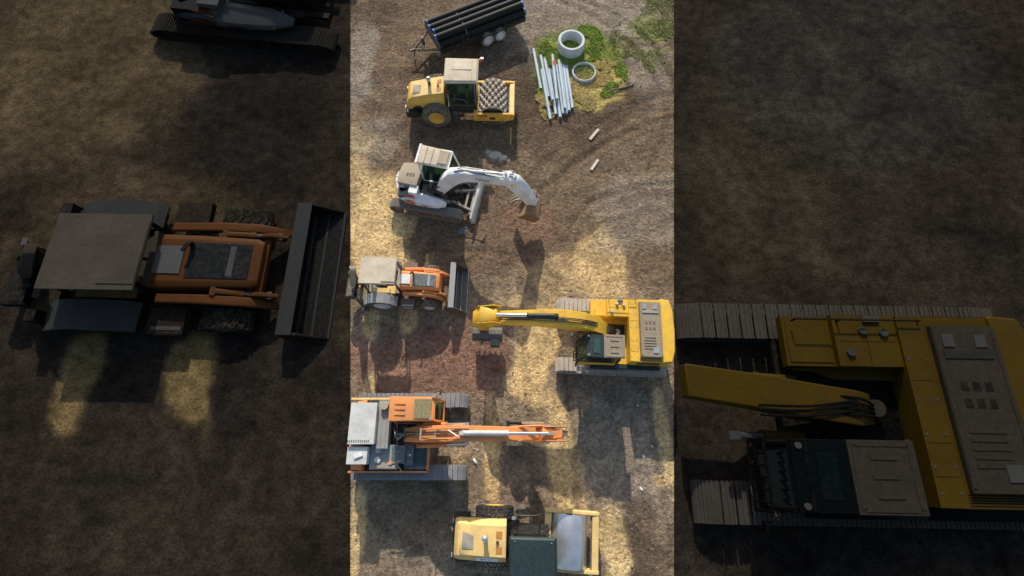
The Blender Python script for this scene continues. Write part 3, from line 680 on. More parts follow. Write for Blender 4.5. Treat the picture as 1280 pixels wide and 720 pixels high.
    p=P(); p.mat('greyblue'); M=Matrix.Translation((2.9,by-.205,3.08))@Matrix.Rotation(R(90),4,'X'); text_mesh('lettering','bobcat',.24,M,T('greyblue'),bo,.003)
    p=P(); p.mat('white')
    for s in (-1,1): p.prism([(3.75,3.42),(4.25,3.58),(4.45,3.3),(4.55,2.9),(4.2,2.85),(3.95,3.0)],by+s*.23-.02,by+s*.23+.02,.01)
    p.cyl((4.1,by-.27,3.12),(4.1,by+.2,3.12),.07,14)
    beam(p,[(3.95,3.5,.16,.20,by),(4.3,3.15,.34,.22,by),(4.75,2.45,.34,.22,by),(5.12,1.7,.25,.19,by),(5.45,1.05,.16,.15,by)])
    p.mat('yellow').prism([(4.25,3.05),(4.37,3.05),(4.37,3.2),(4.25,3.2)],by-.255,by-.262,0); p.build('arm',t)
    ram(t,(1.65,by,3.22),(3.95,by,3.62),.55,.075,'white'); ram(t,(4.35,by,3.5),(5.35,by,1.75),.6,.06,'white'); ram(t,(1.15,by,1.15),(2.2,by,2.82),.55,.07,'black')
    p=P(); p.mat('black')
    for k in (-.05,.05): p.tube([(1.3,by+k,2.9),(1.9,by+k*1.5,3.38),(2.9,by+k*2,3.42),(3.8,by+k*2,3.42),(4.3,by+k,3.55),(4.9,by+k,2.7)],.02,6)
    p.build('boom_hoses',t)
    p=P(); p.mat('rust')
    for s in (-1,1): p.prism([(5.32,1.2),(5.62,1.35),(5.75,1.05),(5.6,.8),(5.4,.85)],by+s*.15-.02,by+s*.15+.02,.008)
    p.mat('darksteel').cyl((5.5,by-.22,.95),(5.5,by+.22,.95),.06,12); p.build('quick_coupler',t)
    bucket(t,(5.55,by-.25,.75),128,.80,.85,'rust',4,'tan')
    p=P(); p.mat('tan')   # grapple tines curling back toward the machine
    for k in range(4): p.tube([(5.5,by+.0+.20*k,1.05),(5.0,by+.1+.20*k,1.42),(4.5,by+.1+.20*k,1.28),(4.2,by+.1+.20*k,.85)],.065,6)
    p.mat('rust').box((4.95,by+.4,1.36),(.5,.72,.07),.02); p.mat('darksteel').box((5.25,by+.4,1.25),(.2,.8,.14),.03); p.build('grapple_thumb',t)
    return t
white_excavator((-4.15,12.95,0),-11,'white excavator with boom out over a curled rusty bucket, dozer blade in front')

# ------------------------------------------------------------------ backhoe loader
def backhoe(loc, yaw, label, scale=(1,1,1)):
    t=thing('backhoe_loader',label,'backhoe loader',loc,yaw,scale)
    for s in (-1,1):
        wheel(t,(-1.05,s*.85,.70),.70,.46,'lightgrey','lug'); wheel(t,(1.12,s*.86,.45),.45,.34,'lightgrey','lug')
        p=P(); p.mat('greyblue')
        arcp=[(-1.05+.82*math.cos(a),.72+.82*math.sin(a)) for a in [R(20)+R(140)*k/8 for k in range(9)]]; arci=[(-1.05+.77*math.cos(a),.72+.77*math.sin(a)) for a in [R(160)-R(140)*k/8 for k in range(9)]]
        for i in range(8): p.prism([arcp[i],arcp[i+1],arci[7-i],arci[8-i]],s*.85-.27,s*.85+.2,0)
        p.build('fender',t)
    p=P(); p.mat('darksteel').box((-.1,0,.62),(3.3,.55,.34),.03); p.box((1.12,0,.45),(.24,1.4,.2),.03); p.box((-1.05,0,.7),(.3,1.4,.3),.03); p.build('chassis',t)
    p=P(); p.mat('brown').box((.18,-.92,.72),(.62,.42,.42),.03); p.mat('lightgrey').box((.2,-1.12,.80),(.42,.03,.10),.01); p.box((.2,-1.04,.94),(.5,.06,.02),.004); p.build('battery_box',t)
    p=P(); p.mat('brown').box((.18,.92,.72),(.62,.38,.38),.03); p.build('fuel_tank',t)
    def sec(x,w,z0,z1): return [(x,-w,z0),(x,w,z0),(x,w,z1*.94),(x,w*.8,z1),(x,-w*.8,z1),(x,-w,z1*.94)]
    p=P(); p.mat('orange').loft([sec(-.15,.44,.8,1.66),sec(.6,.43,.8,1.60),sec(1.55,.40,.78,1.46),sec(1.66,.36,.8,1.36)],.03,seg=2)
    h=p.build('hood',t)
    p=P(); p.mat('blue'); p.loft([[(.45,-.30,1.615),(.45,.30,1.615),(.45,.30,1.645),(.45,-.30,1.645)],[(1.5,-.29,1.475),(1.5,.29,1.475),(1.5,.29,1.505),(1.5,-.29,1.505)]],.008)
    p.mat('white').box((.1,0,1.655),(.52,.46,.06),.02,rot=(0,R(3),0)); p.mat('silver').box((1.18,.0,1.54),(.1,.5,.02),.004,rot=(0,R(7.5),0)); p.build('hood_panel',h)
    p=P(); p.mat('darksteel').tube([(.48,.24,1.6),(.48,.24,1.98),(.42,.1,2.05)],.045,10); p.build('exhaust',h)
    # cab platform, seat, posts, roof
    p=P(); p.mat('midgrey').box((-.9,0,.98),(1.5,.95,.1),.02); p.mat('tan').box((-.16,0,1.35),(.12,.95,.7),.03); p.build('cab_floor',t)
    p=P(); p.mat('tan').box((-1.0,0,1.42),(.48,.5,.18),.06,seg=2); p.box((-1.3,0,1.75),(.14,.48,.6),.05,seg=2); p.mat('black').box((-1.0,0,1.2),(.4,.4,.3),.02); p.mat('cream').box((-.95,-.50,1.35),(.75,.22,.2),.07,seg=2); p.box((-.55,-.42,1.25),(.4,.35,.12),.05,seg=2); p.build('seat',t)
    p=P(); p.mat('black'); M=Matrix.Translation((-.42,0,1.85))@Matrix.Rotation(R(-30),4,'Y'); q=P(); q.lathe([(.19+.018*math.cos(a),.018*math.sin(a)) for a in [k*PI/3 for k in range(6)]],(0,0,0),'Z',22,True); p.raw(q.v,q.f,M); p.tube([(-.2,0,1.6),(-.42,0,1.84)],.025,6); p.build('steering_wheel',t)
    p=P(); p.mat('black')
    for x,y in ((-1.6,.5),(-1.6,-.5),(-.12,.5),(-.12,-.5)): p.tube([(x,y,1.0),(x,y*.97,2.58)],.04,6)
    p.box((-.86,.49,2.52),(1.5,.06,.08),.01); p.box((-.86,-.49,2.52),(1.5,.06,.08),.01); p.build('cab_frame',t)
    p=P(); p.mat('tanroof').box((-.86,.0,2.64),(1.58,1.22,.12),.03,seg=2); p.box((-.38,-.02,2.71),(.6,1.0,.05),.015); p.build('cab_roof',t)
    # loader arms and bucket
    for s in (-1,1):
        p=P(); p.mat('orange'); beam(p,[(.0,1.30,.10,.065,s*.60),(.8,1.32,.12,.07,s*.61),(1.45,1.10,.12,.07,s*.62),(1.95,.48,.09,.06,s*.62)]); p.build('loader_arm',t)
        ram(t,(.35,s*.60,.95),(1.35,s*.62,1.02),.55,.05,'black'); ram(t,(.95,s*.48,1.42),(1.85,s*.5,1.02),.55,.045,'orange')
        p=P(); p.mat('orange').prism([(1.5,1.15),(1.72,1.28),(2.0,.95),(1.9,.5),(1.78,.55)],s*.5-.03,s*.5+.03,.01); p.build('link',t)
    p=P(); p.mat('darksteel').cyl((1.5,-.62,1.05),(1.5,.62,1.05),.06,14); p.mat('orange').box((1.64,0,.85),(.12,.9,.35),.03); p.build('cross_tube',t)
    prof=[(2.10,1.02),(2.06,.62),(2.06,.25),(2.18,.07),(2.45,.02),(2.82,.03)]
    p=P(); p.mat('slate')
    for i in range(len(prof)-1):
        a,b=prof[i],prof[i+1]; n=Vector((-(b[1]-a[1]),b[0]-a[0])).normalized()*.04
        p.prism([a,b,(b[0]+n.x,b[1]+n.y),(a[0]+n.x,a[1]+n.y)],-1.1,1.1,0)
    p.mat('greyblue').box((2.2,0,1.03),(.26,2.24,.06),.01); p.box((2.30,0,.11),(.05,2.1,.05),.01); p.box((2.55,0,.08),(.04,2.1,.04),.01); p.mat('slate'); p.mat('midgrey')
    for s in (-1,1): p.mat('darksteel').prism(prof+[(2.8,.2),(2.36,1.0)],s*1.1-.02,s*1.1+.02,.005)
    p.mat('greyblue').box((2.80,0,.05),(.12,2.2,.03),.005); p.mat('brown').prism([(2.1,.9),(2.35,.98),(2.72,.2),(2.8,.06),(2.18,.1)],-1.13,-1.122,0)
    p.build('loader_bucket',t)
    # backhoe frame and stabilisers at the rear
    p=P(); p.mat('olive').box((-1.95,0,.75),(.35,1.9,.22),.03); p.mat('tan').box((-2.1,.45,.9),(.12,.3,.5),.02); p.box((-2.1,-.45,.9),(.12,.3,.5),.02); p.build('rear_frame',t)
    for s in (-1,1):
        p=P(); p.mat('darksteel').box((-2.0,s*.9,.75),(.18,.18,1.3),.02); p.box((-2.0,s*.95,.08),(.42,.36,.06),.02); p.build('stabiliser',t)
    p=P(); p.mat('olive'); beam(p,[(-2.12,.9,.14,.10),(-2.25,1.5,.16,.11),(-2.15,2.2,.14,.11),(-1.9,2.75,.1,.09)]); p.build('backhoe_boom',t)
    p=P(); p.mat('tan'); beam(p,[(-1.9,2.8,.1,.08),(-2.1,2.1,.13,.08,-.2),(-2.35,1.2,.1,.08,-.22)]); p.build('backhoe_arm',t)
    ram(t,(-2.25,.14,1.2),(-2.1,.14,2.6),.55,.05,'black')
    bucket(t,(-2.3,-.25,1.1),25,.5,.9,'darksteel',4,'steel')
    return t
backhoe((-5.0,7.8,0),-1.5,'orange backhoe loader with wide grey front bucket and tan canopy roof')

# ------------------------------------------------------------------ yellow excavator
def yellow_excavator(loc, yaw, label, scale=(1,1,1), boom='full'):
    t=thing('excavator',label,'excavator',loc,yaw,scale)
    for s in (-1,1): track(t,-2.5,2.45,s*1.40,.6,.42,'shoedusty','darksteel',.20)
    p=P(); p.mat('darksteel').box((0,0,.62),(2.2,2.2,.34),.05); p.cyl((0,0,.7),(0,0,1.05),.65,28); p.build('undercarriage',t)
    p=P(); p.mat('yellow'); p.prism([(-2.2,-1.40),(-2.4,-1.0),(-2.44,0),(-2.4,1.0),(-2.2,1.40),(.35,1.40),(.35,.48),(-.55,.48),(-.55,-.42),(.35,-.42),(.62,-.55),(.95,-.55),(.95,-1.40)],1.02,1.30,.02,plane='xy')
    p.mat('black').box((-.05,.03,1.06),(.98,.88,.05),.0); p.build('deck',t)
    p=P(); p.mat('yellow'); p.prism([(-1.9,-1.42),(-2.33,-1.38),(-2.46,-.9),(-2.5,0),(-2.46,.9),(-2.33,1.38),(-1.9,1.42)],1.05,2.12,.09,plane='xy',seg=3); p.mat('hydr')
    for yy in (-.9,.2,.9): p.box((-2.5,yy,1.7),(.05,.12,.12),.02)
    p.build('counterweight',t)
    p=P(); p.mat('yellow'); p.box((-.73,0,1.70),(.36,2.78,.8),.05,seg=2); p.box((-1.42,0,1.62),(1.05,2.80,.72),.04); 
    p.box((-.1,-1.0,1.62),(.92,.82,.70),.05,seg=2)
    # panel seams, hinges and bolt heads
    p.mat('brown')
    for a,b,c_,d_ in ((-.73,-.38,.30,.008),(-.73,.52,.30,.008),(-.73,.98,.30,.008),(-.1,-.98,.80,.008)): p.box((a,b,2.103 if a<-.5 else 1.973),(c_,d_,.006),0)
    p.box((-.1,-1.0,1.974),(.008,.76,.006),0); p.mat('hydr')
    for yy in (-1.2,-.7,-.1,.4,.85,1.2): p.cyl((-.60,yy,2.09),(-.60,yy,2.115),.022,6); p.cyl((-.86,yy,2.09),(-.86,yy,2.115),.022,6)
    eh=p.build('engine_housing',t)
    p=P(); p.mat('yellow').box((.70,-1.0,1.48),(.72,.80,.42),.05,seg=2); p.mat('black').box((.70,-1.0,1.695),(.5,.5,.012),0); p.mat('yellow').box((.7,-1.0,1.71),(.62,.68,.03),.01); p.build('tool_box',t)
    p=P(); p.mat('cover').box((-1.46,-.02,2.06),(.92,2.42,.26),.06,seg=2)
    for yy in (.25,.0): 
        p.mat('brown')
        for k in range(3): p.box((-1.60+.17*k,-yy-.05,2.197),(.10,.13,.014),0)
    p.mat('cover')
    for k in range(5): p.box((-1.40,.35+.12*k,2.20),(.5,.05,.03),.01)
    for s in(-1,1): p.box((-1.46+s*.42,-.02,2.20),(.05,2.3,.035),.01)
    p.mat('hydr').box((-1.62,.92,2.21),(.22,.24,.03),.01); p.box((-1.2,-1.0,2.21),(.16,.2,.04),.02); p.box((-1.66,-1.0,2.21),(.16,.2,.04),.02)
    p.mat('midgrey').box((-1.45,-.78,2.205),(.7,.12,.04),.01); p.build('engine_cover',t)
    for yy,x0 in ((1.405,-1.8),(-1.41,-1.9)):
        p=P(); p.mat('brown').box((x0+.4,yy*.9985,1.7),(1.0,.012,.42),0); p.mat('black')
        for k in range(6): p.box((x0+.16*k,yy,1.7),(.10,.018,.35),0)
        p.build('vent',eh)
    p=P(); p.mat('amber').box((-1.42,1.29,1.983),(1.0,.2,.008),0); p.mat('black')
    for k in range(5): p.box((-1.42,1.22+.035*k,1.988),(.9,.014,.012),0)
    p.build('vent',eh)
    p=P(); p.mat('darksteel')
    for (a,b) in (((-.85,-1.3),(.3,-1.3)),((.3,-1.3),(.95,-1.3))): p.tube([(a[0],a[1],1.95),(a[0],a[1],2.28),(b[0],b[1],2.28),(b[0],b[1],1.95)],.018,6,False)
    p.mat('hydr').box((-.2,-1.34,2.02),(.24,.1,.1),.02); p.build('handrail',t)
    for x,y in ((-.35,-1.12),(-.05,-1.15),(.18,-.8)):
        p=P(); p.mat('lightgrey').cyl((x,y,1.95),(x,y,2.08),.06,12); p.build('filler_cap',t)
    p=P(); p.mat('teal').box((-.55,1.50,1.18),(2.9,.16,.22),.02); p.box((.4,1.49,1.0),(1.2,.18,.3),.02); p.build('side_skirt',t)
    # cab
    prf=[(-.05,1.2),(1.62,1.2),(1.70,1.75),(1.42,2.82),(.05,2.90),(-.05,2.2)]
    p=P(); p.mat('black')
    for yy in (.56,1.42):
        pts=[(x,yy,z) for x,z in prf]
        for a,b in zip(pts,pts[1:]+pts[:1]): p.tube([a,b],.05,6)
    for x,z in prf: p.tube([(x,.56,z),(x,1.42,z)],.045,6)
    p.mat('yellow').prism([(0.0,1.22),(1.6,1.22),(1.62,1.55),(0,1.6)],1.40,1.46,.01); cf=p.build('cab_frame',t)
    p=P(); p.mat(glass()); p.prism([(.0,1.6),(1.66,1.75),(1.40,2.78),(.05,2.85)],1.425,1.435,0); p.prism([(.0,1.3),(1.62,1.3),(1.40,2.78),(.05,2.85)],.55,.56,0); p.prism([(1.69,1.75),(1.70,1.75),(1.43,2.8),(1.42,2.8)],.62,1.38,0); p.build('window',cf)
    p=P(); p.mat('black').box((.6,.99,1.3),(1.0,.8,.1),.01); p.box((.5,.99,1.7),(.5,.5,.2),.06,seg=2); p.box((.2,.99,2.05),(.16,.5,.7),.06,seg=2); p.build('seat',t)
    p=P(); p.mat('cover').box((.28,.99,2.93),(.86,.96,.10),.04,seg=2)
    for k in range(3): p.box((.28,.74+.25*k,2.99),(.34,.06,.035),.012)
    for s in (-1,1): p.box((.28,.99+s*.42,2.985),(.7,.05,.03),.01); p.box((.28+s*.36,.99,2.985),(.05,.84,.03),.01)
    rf=p.build('cab_roof',t)
    p=P(); p.mat('teal').box((1.08,.99,2.90),(.72,.94,.06),.03,seg=2); p.mat('skylight').box((1.0,.99,2.94),(.26,.62,.02),.006); p.mat('black').box((1.25,.99,2.94),(.05,.9,.03),.008); p.mat('hydr')
    for yy in (.6,1.38): p.cyl((1.34,yy,2.92),(1.34,yy,3.0),.045,10)
    p.build('skylight',rf)
    p=P(); p.mat('black'); 
    for k in range(8): p.tube([(1.58,.58+.12*k,1.8),(1.50,.58+.12*k,2.75)],.012,5)
    p.tube([(1.72,.52,2.8),(1.80,.52,1.8)],.02,5); p.tube([(1.75,1.46,2.8),(1.83,1.46,1.8)],.02,5); p.tube([(1.75,.52,2.75),(1.75,1.46,2.75)],.02,5); p.tube([(1.82,.52,1.85),(1.82,1.46,1.85)],.02,5)
    for k in range(6): p.tube([(1.74,.55+.16*k,2.78),(1.81,.55+.16*k,1.85)],.014,5)
    p.build('window_guard',t)
    p=P(); p.mat('black').tube([(1.5,1.46,2.3),(1.75,1.62,2.3)],.015,5); p.box((1.78,1.66,2.2),(.05,.14,.3),.02); p.build('mirror',t)
    # slew bearing well, swivel
    p=P(); p.mat('rust').cyl((-.12,.02,1.0),(-.12,.02,1.55),.09,14); p.mat('tan').cyl((-.12,.02,1.5),(-.12,.02,1.6),.13,14); p.mat('black')
    for k in range(4): p.tube([(-.12,.05*k,1.5),(.15,-.1+.08*k,1.9),(.6,-.14+.09*k,2.0)],.025,6)
    p.build('hydraulic_hoses',t)
    by=.03; p=P(); p.mat('yellow')
    if boom=='full':
        beam(p,[(.38,1.28,.20,.22,by),(.55,1.70,.26,.28,by),(1.0,2.30,.36,.34,by),(1.7,2.95,.40,.34,by),(2.5,3.22,.37,.32,by-.02),(3.7,3.12,.29,.27,by-.05),(4.9,2.80,.25,.25,by-.08),(5.55,2.55,.24,.27,by-.09)])
    else:
        beam(p,[(.05,1.25,.20,.24,by),(.35,1.62,.28,.26,by),(1.0,1.95,.32,.26,by-.08),(1.7,2.15,.32,.25,by-.2),(2.66,2.2,.3,.24,by-.34)])
    bo=p.build('boom',t)
    p=P(); p.mat('black')
    for k in (-.09,-.03,.05):
        if boom=='full': p.tube([(.8,by+k,2.55),(1.5,by+k+.1,3.32),(2.5,by+k+.12,3.62),(3.7,by+k+.06,3.46),(4.7,by+k,3.12),(5.3,by+k,2.9)],.024,6)
        else: p.tube([(.3,by+k,1.95),(1.0,by+k+.1,2.38),(1.7,by+k+.1,2.55)],.02,6)
    p.mat('darksteel').box((1.62,.34,2.75),(.3,.14,.22),.02) if boom=='full' else None; p.build('boom_hoses',bo)
    for s in (-1,1):
        ram(t,(.95,by+s*.43,1.12),(2.0,by+s*.43,2.72 if boom=='full' else 2.0),.6,.085,'yellow')
    if boom!='full': return t
    ram(t,(2.75,by-.04,3.62),(5.35,by-.09,3.2),.45,.10,'black',rod='hydr')
    p=P(); p.mat('hydr').cyl((3.9,by-.06,3.44),(5.3,by-.09,3.21),.085,14); p.build('cylinder_sleeve',t)
    p=P(); p.mat('yellow')
    ya=by-.09
    beam(p,[(5.1,3.2,.16,.22,ya),(5.55,2.95,.38,.34,ya),(5.85,2.35,.38,.34,ya),(5.80,1.5,.19,.15,ya+.05),(5.62,.85,.13,.14,ya+.08)])
    for s in (-1,1): p.prism([(4.95,3.3),(5.3,3.42),(5.95,3.12),(6.1,2.6),(5.9,2.1),(5.45,2.4)],ya+s*.36-.02,ya+s*.36+.02,.01)
    p.cyl((5.5,ya-.40,2.6),(5.5,ya+.40,2.6),.08,14); p.build('arm',t)
    ram(t,(6.05,ya,2.6),(5.95,ya+.05,1.1),.6,.065,'black')
    p=P(); p.mat('darksteel')
    for s in (-1,1): p.prism([(5.4,.9),(5.95,1.15),(6.0,.9),(5.6,.6),(5.35,.65)],ya+.08+s*.18-.02,ya+.08+s*.18+.02,.008)
    p.mat('teal').box((5.25,ya+.6,1.0),(.42,.5,.32),.04); p.mat('darksteel').box((5.55,ya+.5,.9),(.5,.16,.14),.02); p.build('tilt_coupler',t)
    bucket(t,(5.62,ya+.62,.95),75,.62,1.3,'slate',5,'slate',yaw=90)
    return t
yellow_excavator((4.52,5.36,0),177.5,'yellow excavator at the right edge with dusty tracks and grey engine cover')

# ------------------------------------------------------------------ orange excavator
def orange_excavator(loc, yaw, label):
    t=thing('excavator',label,'excavator',loc,yaw)
    for s in (-1,1): track(t,-2.3,2.5,s*1.48,.6,.42,'shoe','darksteel',.2)
    p=P(); p.mat('darksteel').box((0,0,.62),(2.2,2.4,.34),.05); p.cyl((0,0,.7),(0,0,1.05),.65,28); p.build('undercarriage',t)
    p=P(); p.mat('black').prism([(-2.2,-1.42),(-2.2,1.42),(.9,1.42),(.9,.42),(.1,.42),(.1,-.42),(.9,-.42),(1.0,-1.42)],1.02,1.18,.01,plane='xy'); p.mat('orange').box((-.6,-1.45,1.22),(3.3,.07,.14),.015); p.box((1.02,-.95,1.22),(.07,1.0,.14),.015); p.mat('cream').box((-1.0,1.45,1.5),(2.6,.08,.3),.02); p.build('deck',t)
    p=P(); p.mat('orange'); p.prism([(-1.6,-1.40),(-2.0,-1.34),(-2.16,-.9),(-2.2,0),(-2.16,.9),(-2.0,1.34),(-1.6,1.40)],1.05,1.72,.08,plane='xy',seg=3); p.build('counterweight',t)
    p=P(); p.mat('lightgrey').box((-1.58,.42,1.98),(1.06,1.62,.42),.09,seg=3); p.build('engine_cover',t)
    p=P(); p.mat('black')
    for k in range(12): p.box((-2.1+.075*k,-.28,2.195),(.03,.10,.012),0)
    p.build('vent',t)
    p=P(); p.mat('lightgrey').box((-1.72,-.82,1.85),(.8,.66,.4),.07,seg=3); p.mat('white').box((-1.66,-.82,2.08),(.34,.14,.06),.02,rot=(0,0,R(20))); p.build('radiator_cover',t)
    p=P(); p.mat('greyblue').box((-.80,.4,1.70),(.48,1.9,.42),.04); p.mat('midgrey')
    for k in range(2): p.box((-.88+.18*k,.2,1.92),(.06,1.5,.02),.005)
    p.mat('darksteel').box((-.55,.95,1.8),(.1,.6,.4),.02); p.build('valve_housing',t)
    p=P(); p.mat('tan').cyl((-.78,1.12,1.9),(-.78,1.12,2.12),.16,20); p.build('air_filter',t)
    p=P(); p.mat('greyblue').box((-.75,-.88,1.42),(1.1,.95,.42),.04); p.mat('blue').box((-.15,-.78,1.45),(.55,.7,.44),.04); p.mat('lightgrey').cyl((-.98,-.62,1.6),(-.98,-.62,1.72),.11,16); p.cyl((-.98,-.98,1.6),(-.98,-.98,1.70),.13,16); p.mat('orange').cyl((-.45,-1.1,1.62),(-.45,-1.1,1.72),.08,12); p.mat('midgrey').box((-.7,-1.25,1.66),(.9,.12,.04),.01); p.build('fuel_tank',t)
    p=P(); p.mat('tan'); p.tube([(-.85,-1.3,1.75),(-.3,-1.1,1.85),(-.1,-1.25,1.7),(0,-1.42,1.6)],.022,6); p.tube([(-.3,-1.1,1.85),(0,-1.0,1.75)],.02,6); p.build('hose',t)
    # sunk front right step with orange rim
    p=P(); p.mat('blue').box((.52,-.86,1.24),(.95,.98,.10),.02); p.box((.25,-.8,1.40),(.36,.8,.25),.03); p.mat('skylight').box((.72,-.86,1.31),(.46,.7,.04),.01); p.mat('orange')
    p.box((.52,-.36,1.34),(.95,.05,.10),.012); p.box((1.0,-.86,1.34),(.06,1.05,.12),.012); p.mat('hydr').cyl((.3,-.8,1.54),(.3,-.8,1.57),.05,10); p.build('step_platform',t)
    # cab (left side)
    prf=[(-.35,1.2),(1.55,1.2),(1.62,1.75),(1.36,2.66),(-.30,2.72)]
    p=P(); p.mat('orange')
    for yy in (.50,1.36):
        pts=[(x,yy,z) for x,z in prf]
        for a,b in zip(pts,pts[1:]+pts[:1]): p.tube([a,b],.05,6)
    for x,z in prf: p.tube([(x,.5,z),(x,1.36,z)],.045,6)
    p.box((-.36,.93,1.9),(.08,.86,1.3),.03); p.box((.1,1.38,1.45),(.85,.05,.5),.02); cf=p.build('cab_frame',t)
    p=P(); p.mat(glass()); p.prism([(-.30,1.6),(1.6,1.75),(1.34,2.62),(-.27,2.68)],1.365,1.375,0); p.prism([(-.3,1.3),(1.55,1.3),(1.34,2.62),(-.27,2.68)],.49,.50,0); p.prism([(1.61,1.75),(1.62,1.75),(1.37,2.64),(1.36,2.64)],.55,1.32,0); p.build('window',cf)
    p=P(); p.mat('seat').box((.5,.93,1.65),(.5,.5,.2),.06,seg=2); p.box((.2,.93,1.98),(.16,.5,.6),.06,seg=2); p.mat('olive').box((.6,.93,1.26),(1.7,.8,.06),.01); p.mat('black').box((1.2,.93,1.5),(.25,.5,.4),.03); p.build('seat',t)
    p=P(); p.mat('orange').loft([[(-.42,.44,2.70),(1.40,.46,2.64),(1.40,1.40,2.64),(-.42,1.42,2.70)],[(-.40,.46,2.80),(1.34,.50,2.74),(1.34,1.36,2.74),(-.40,1.40,2.80)]],.035,seg=2)
    for k in range(3): p.box((.02,.72+.21*k,2.805),(.42,.07,.03),.012)
    p.mat('olive').box((.92,.93,2.775),(.68,.74,.03),.01); rf=p.build('cab_roof',t)
    p=P(); p.mat('tan').box((1.35,1.42,2.75),(.16,.12,.12),.02); p.tube([(1.3,1.38,2.6),(1.45,1.55,2.6),(1.5,1.6,2.3)],.02,6); p.mat('black').box((1.5,1.62,2.2),(.05,.14,.26),.02); p.mat('hydr').box((1.25,.55,2.78),(.1,.1,.1),.02); p.build('mirror',t)
    p=P(); p.mat('black'); 
    p.box((-.25,0,1.10),(.8,.8,.04),0)
    for k in range(6): p.mat(('black','greyblue','midgrey')[k%3]).tube([(-.5,-.3+.12*k,1.3),(-.2,.1-.06*k,1.6+.04*k),(.15,-.2+.08*k,1.75)],.02,6)
    p.build('hydraulic_hoses',t)
    # boom: straight lowered line seen from above
    p=P(); p.mat('orange'); by=-.02
    beam(p,[(.15,1.50,.20,.27,by),(.8,2.05,.28,.31,by),(1.7,2.55,.33,.31,by),(2.6,2.78,.32,.29,by),(3.8,2.72,.27,.27,by),(5.0,2.45,.22,.24,by),(5.7,2.2,.18,.23,by)]); bo=p.build('boom',t)
    p=P(); p.mat('orange')
    for s in (-1,1): p.tube([(.4,by+s*.16,2.12),(1.0,by+s*.17,2.60),(1.8,by+s*.19,3.0),(2.8,by+s*.19,3.13)],.03,6)
    p.mat('black'); p.tube([(.0,.1,1.6),(.5,.05,2.35),(1.2,.04,2.8),(2.0,.05,3.05),(3.0,.08,3.14)],.024,6); p.tube([(.0,-.1,1.6),(.5,-.05,2.35),(1.2,-.06,2.8),(2.0,-.07,3.05)],.024,6)
    for xx in (.9,1.5,2.3): p.mat('midgrey').box((xx,by,2.30+.35*min(1,(xx-.4)/1.6)+.36),(.06,.42,.05),.01)
    p.mat('white').tube([(2.0,.1,3.06),(2.4,-.14,3.16)],.025,6); p.build('boom_hoses',bo)
    for s in (-1,1): ram(t,(.55,by+s*.42,1.35),(2.7,by+s*.37,2.65),.6,.09,'orange')
    ram(t,(2.55,by,3.20),(5.95,by,2.86),.52,.105,'lightgrey')
    p=P(); p.mat('orange')
    beam(p,[(6.45,2.75,.14,.15,by),(5.85,2.55,.28,.25,by),(5.35,1.75,.24,.22,by),(5.0,1.05,.15,.14,by)])
    for s in (-1,1): p.prism([(6.6,2.95),(6.66,2.65),(5.95,2.1),(5.3,2.15),(5.4,2.6),(5.9,2.9)],by+s*.26-.02,by+s*.26+.02,.01)
    p.mat('darksteel').box((6.5,by,2.80),(.26,.22,.06),.02); p.cyl((5.75,by-.28,2.3),(5.75,by+.28,2.3),.08,14); p.build('arm',t)
    for s in (-1,1): 
        p=P(); p.mat('orange').tube([(4.35,by+s*.24,2.6),(5.0,by+s*.28,2.78),(5.6,by+s*.30,2.75),(5.95,by+s*.28,2.6)],.045,8); p.mat('hydr').box((5.85,by+s*.32,2.68),(.16,.12,.12),.02); p.build('hose_guard',t)
    bucket(t,(4.95,by+.1,1.05),35,.8,1.0,'darksteel',5,'steel')
    p=P(); p.mat('black').cyl((4.35,by+.5,1.9),(5.2,by+.5,1.9),.09,14); p.mat('tan').box((5.3,by+.46,2.05),(.9,.08,.06),.01); p.build('hydraulic_breaker_line',t)
    return t
orange_excavator((-4.46,.98,0),0,'orange excavator with long straight boom and pale grey engine cover, at the left')

# ------------------------------------------------------------------ trailer and its pipes
def trailer(loc, yaw):
    t=thing('trailer','black twin-axle flatbed trailer carrying black pipes, at the top edge','trailer',loc,yaw)
    p=P(); p.mat('black').box((.1,0,.72),(5.4,1.95,.14),.02)
    for k in range(9): p.box((-2.5+.65*k,-.98,.95),(.06,.05,.5),.01); p.box((-2.5+.65*k,.98,.95),(.06,.05,.5),.01)
    p.box((.1,-1.0,.62),(5.4,.06,.2),.01); p.mat('hydr')
    for x in (-1.6,.9): p.box((x,-1.04,.68),(.1,.02,.06),.005)
    p.build('bed',t)
    p=P(); p.mat('brown').box((-2.68,0,1.02),(.07,1.9,.62),.015); p.build('headboard',t)
    p=P(); p.mat('darksteel'); p.tube([(-2.6,-.8,.62),(-3.9,0,.55)],.05,6); p.tube([(-2.6,.8,.62),(-3.9,0,.55)],.05,6); p.box((-3.2,0,.6),(.1,.9,.08),.01); p.box((-3.25,.05,.85),(.16,.16,.5),.03)
    p.tube([(-3.85,0,.5),(-3.95,0,.08)],.04,6); p.mat('black').box((-4.0,0,.55),(.24,.12,.1),.02); p.mat('hydr').cyl((-2.75,-1.0,.5),(-2.75,-1.0,.75),.09,12); p.build('drawbar',t)
    for xx in (.25,1.05):
        for s in (-1,1):
            wheel(t,(xx,s*1.12,.42),.42,.24,'white','diamond',rk=1.3)
    for s in (-1,1):
        p=P(); p.mat('black'); a0=[(.25-.45,.5),(.25-.35,.78),(1.05+.35,.78),(1.05+.45,.5),(1.05+.38,.5),(1.3,.72),(.0,.72),(.25-.38,.5)]; p.prism(a0,s*1.0,s*1.25,.01); p.build('fender',t)
    return t
tr_loc=Vector((-2.15,23.95,0)); tr_yaw=27
trailer(tr_loc,tr_yaw)
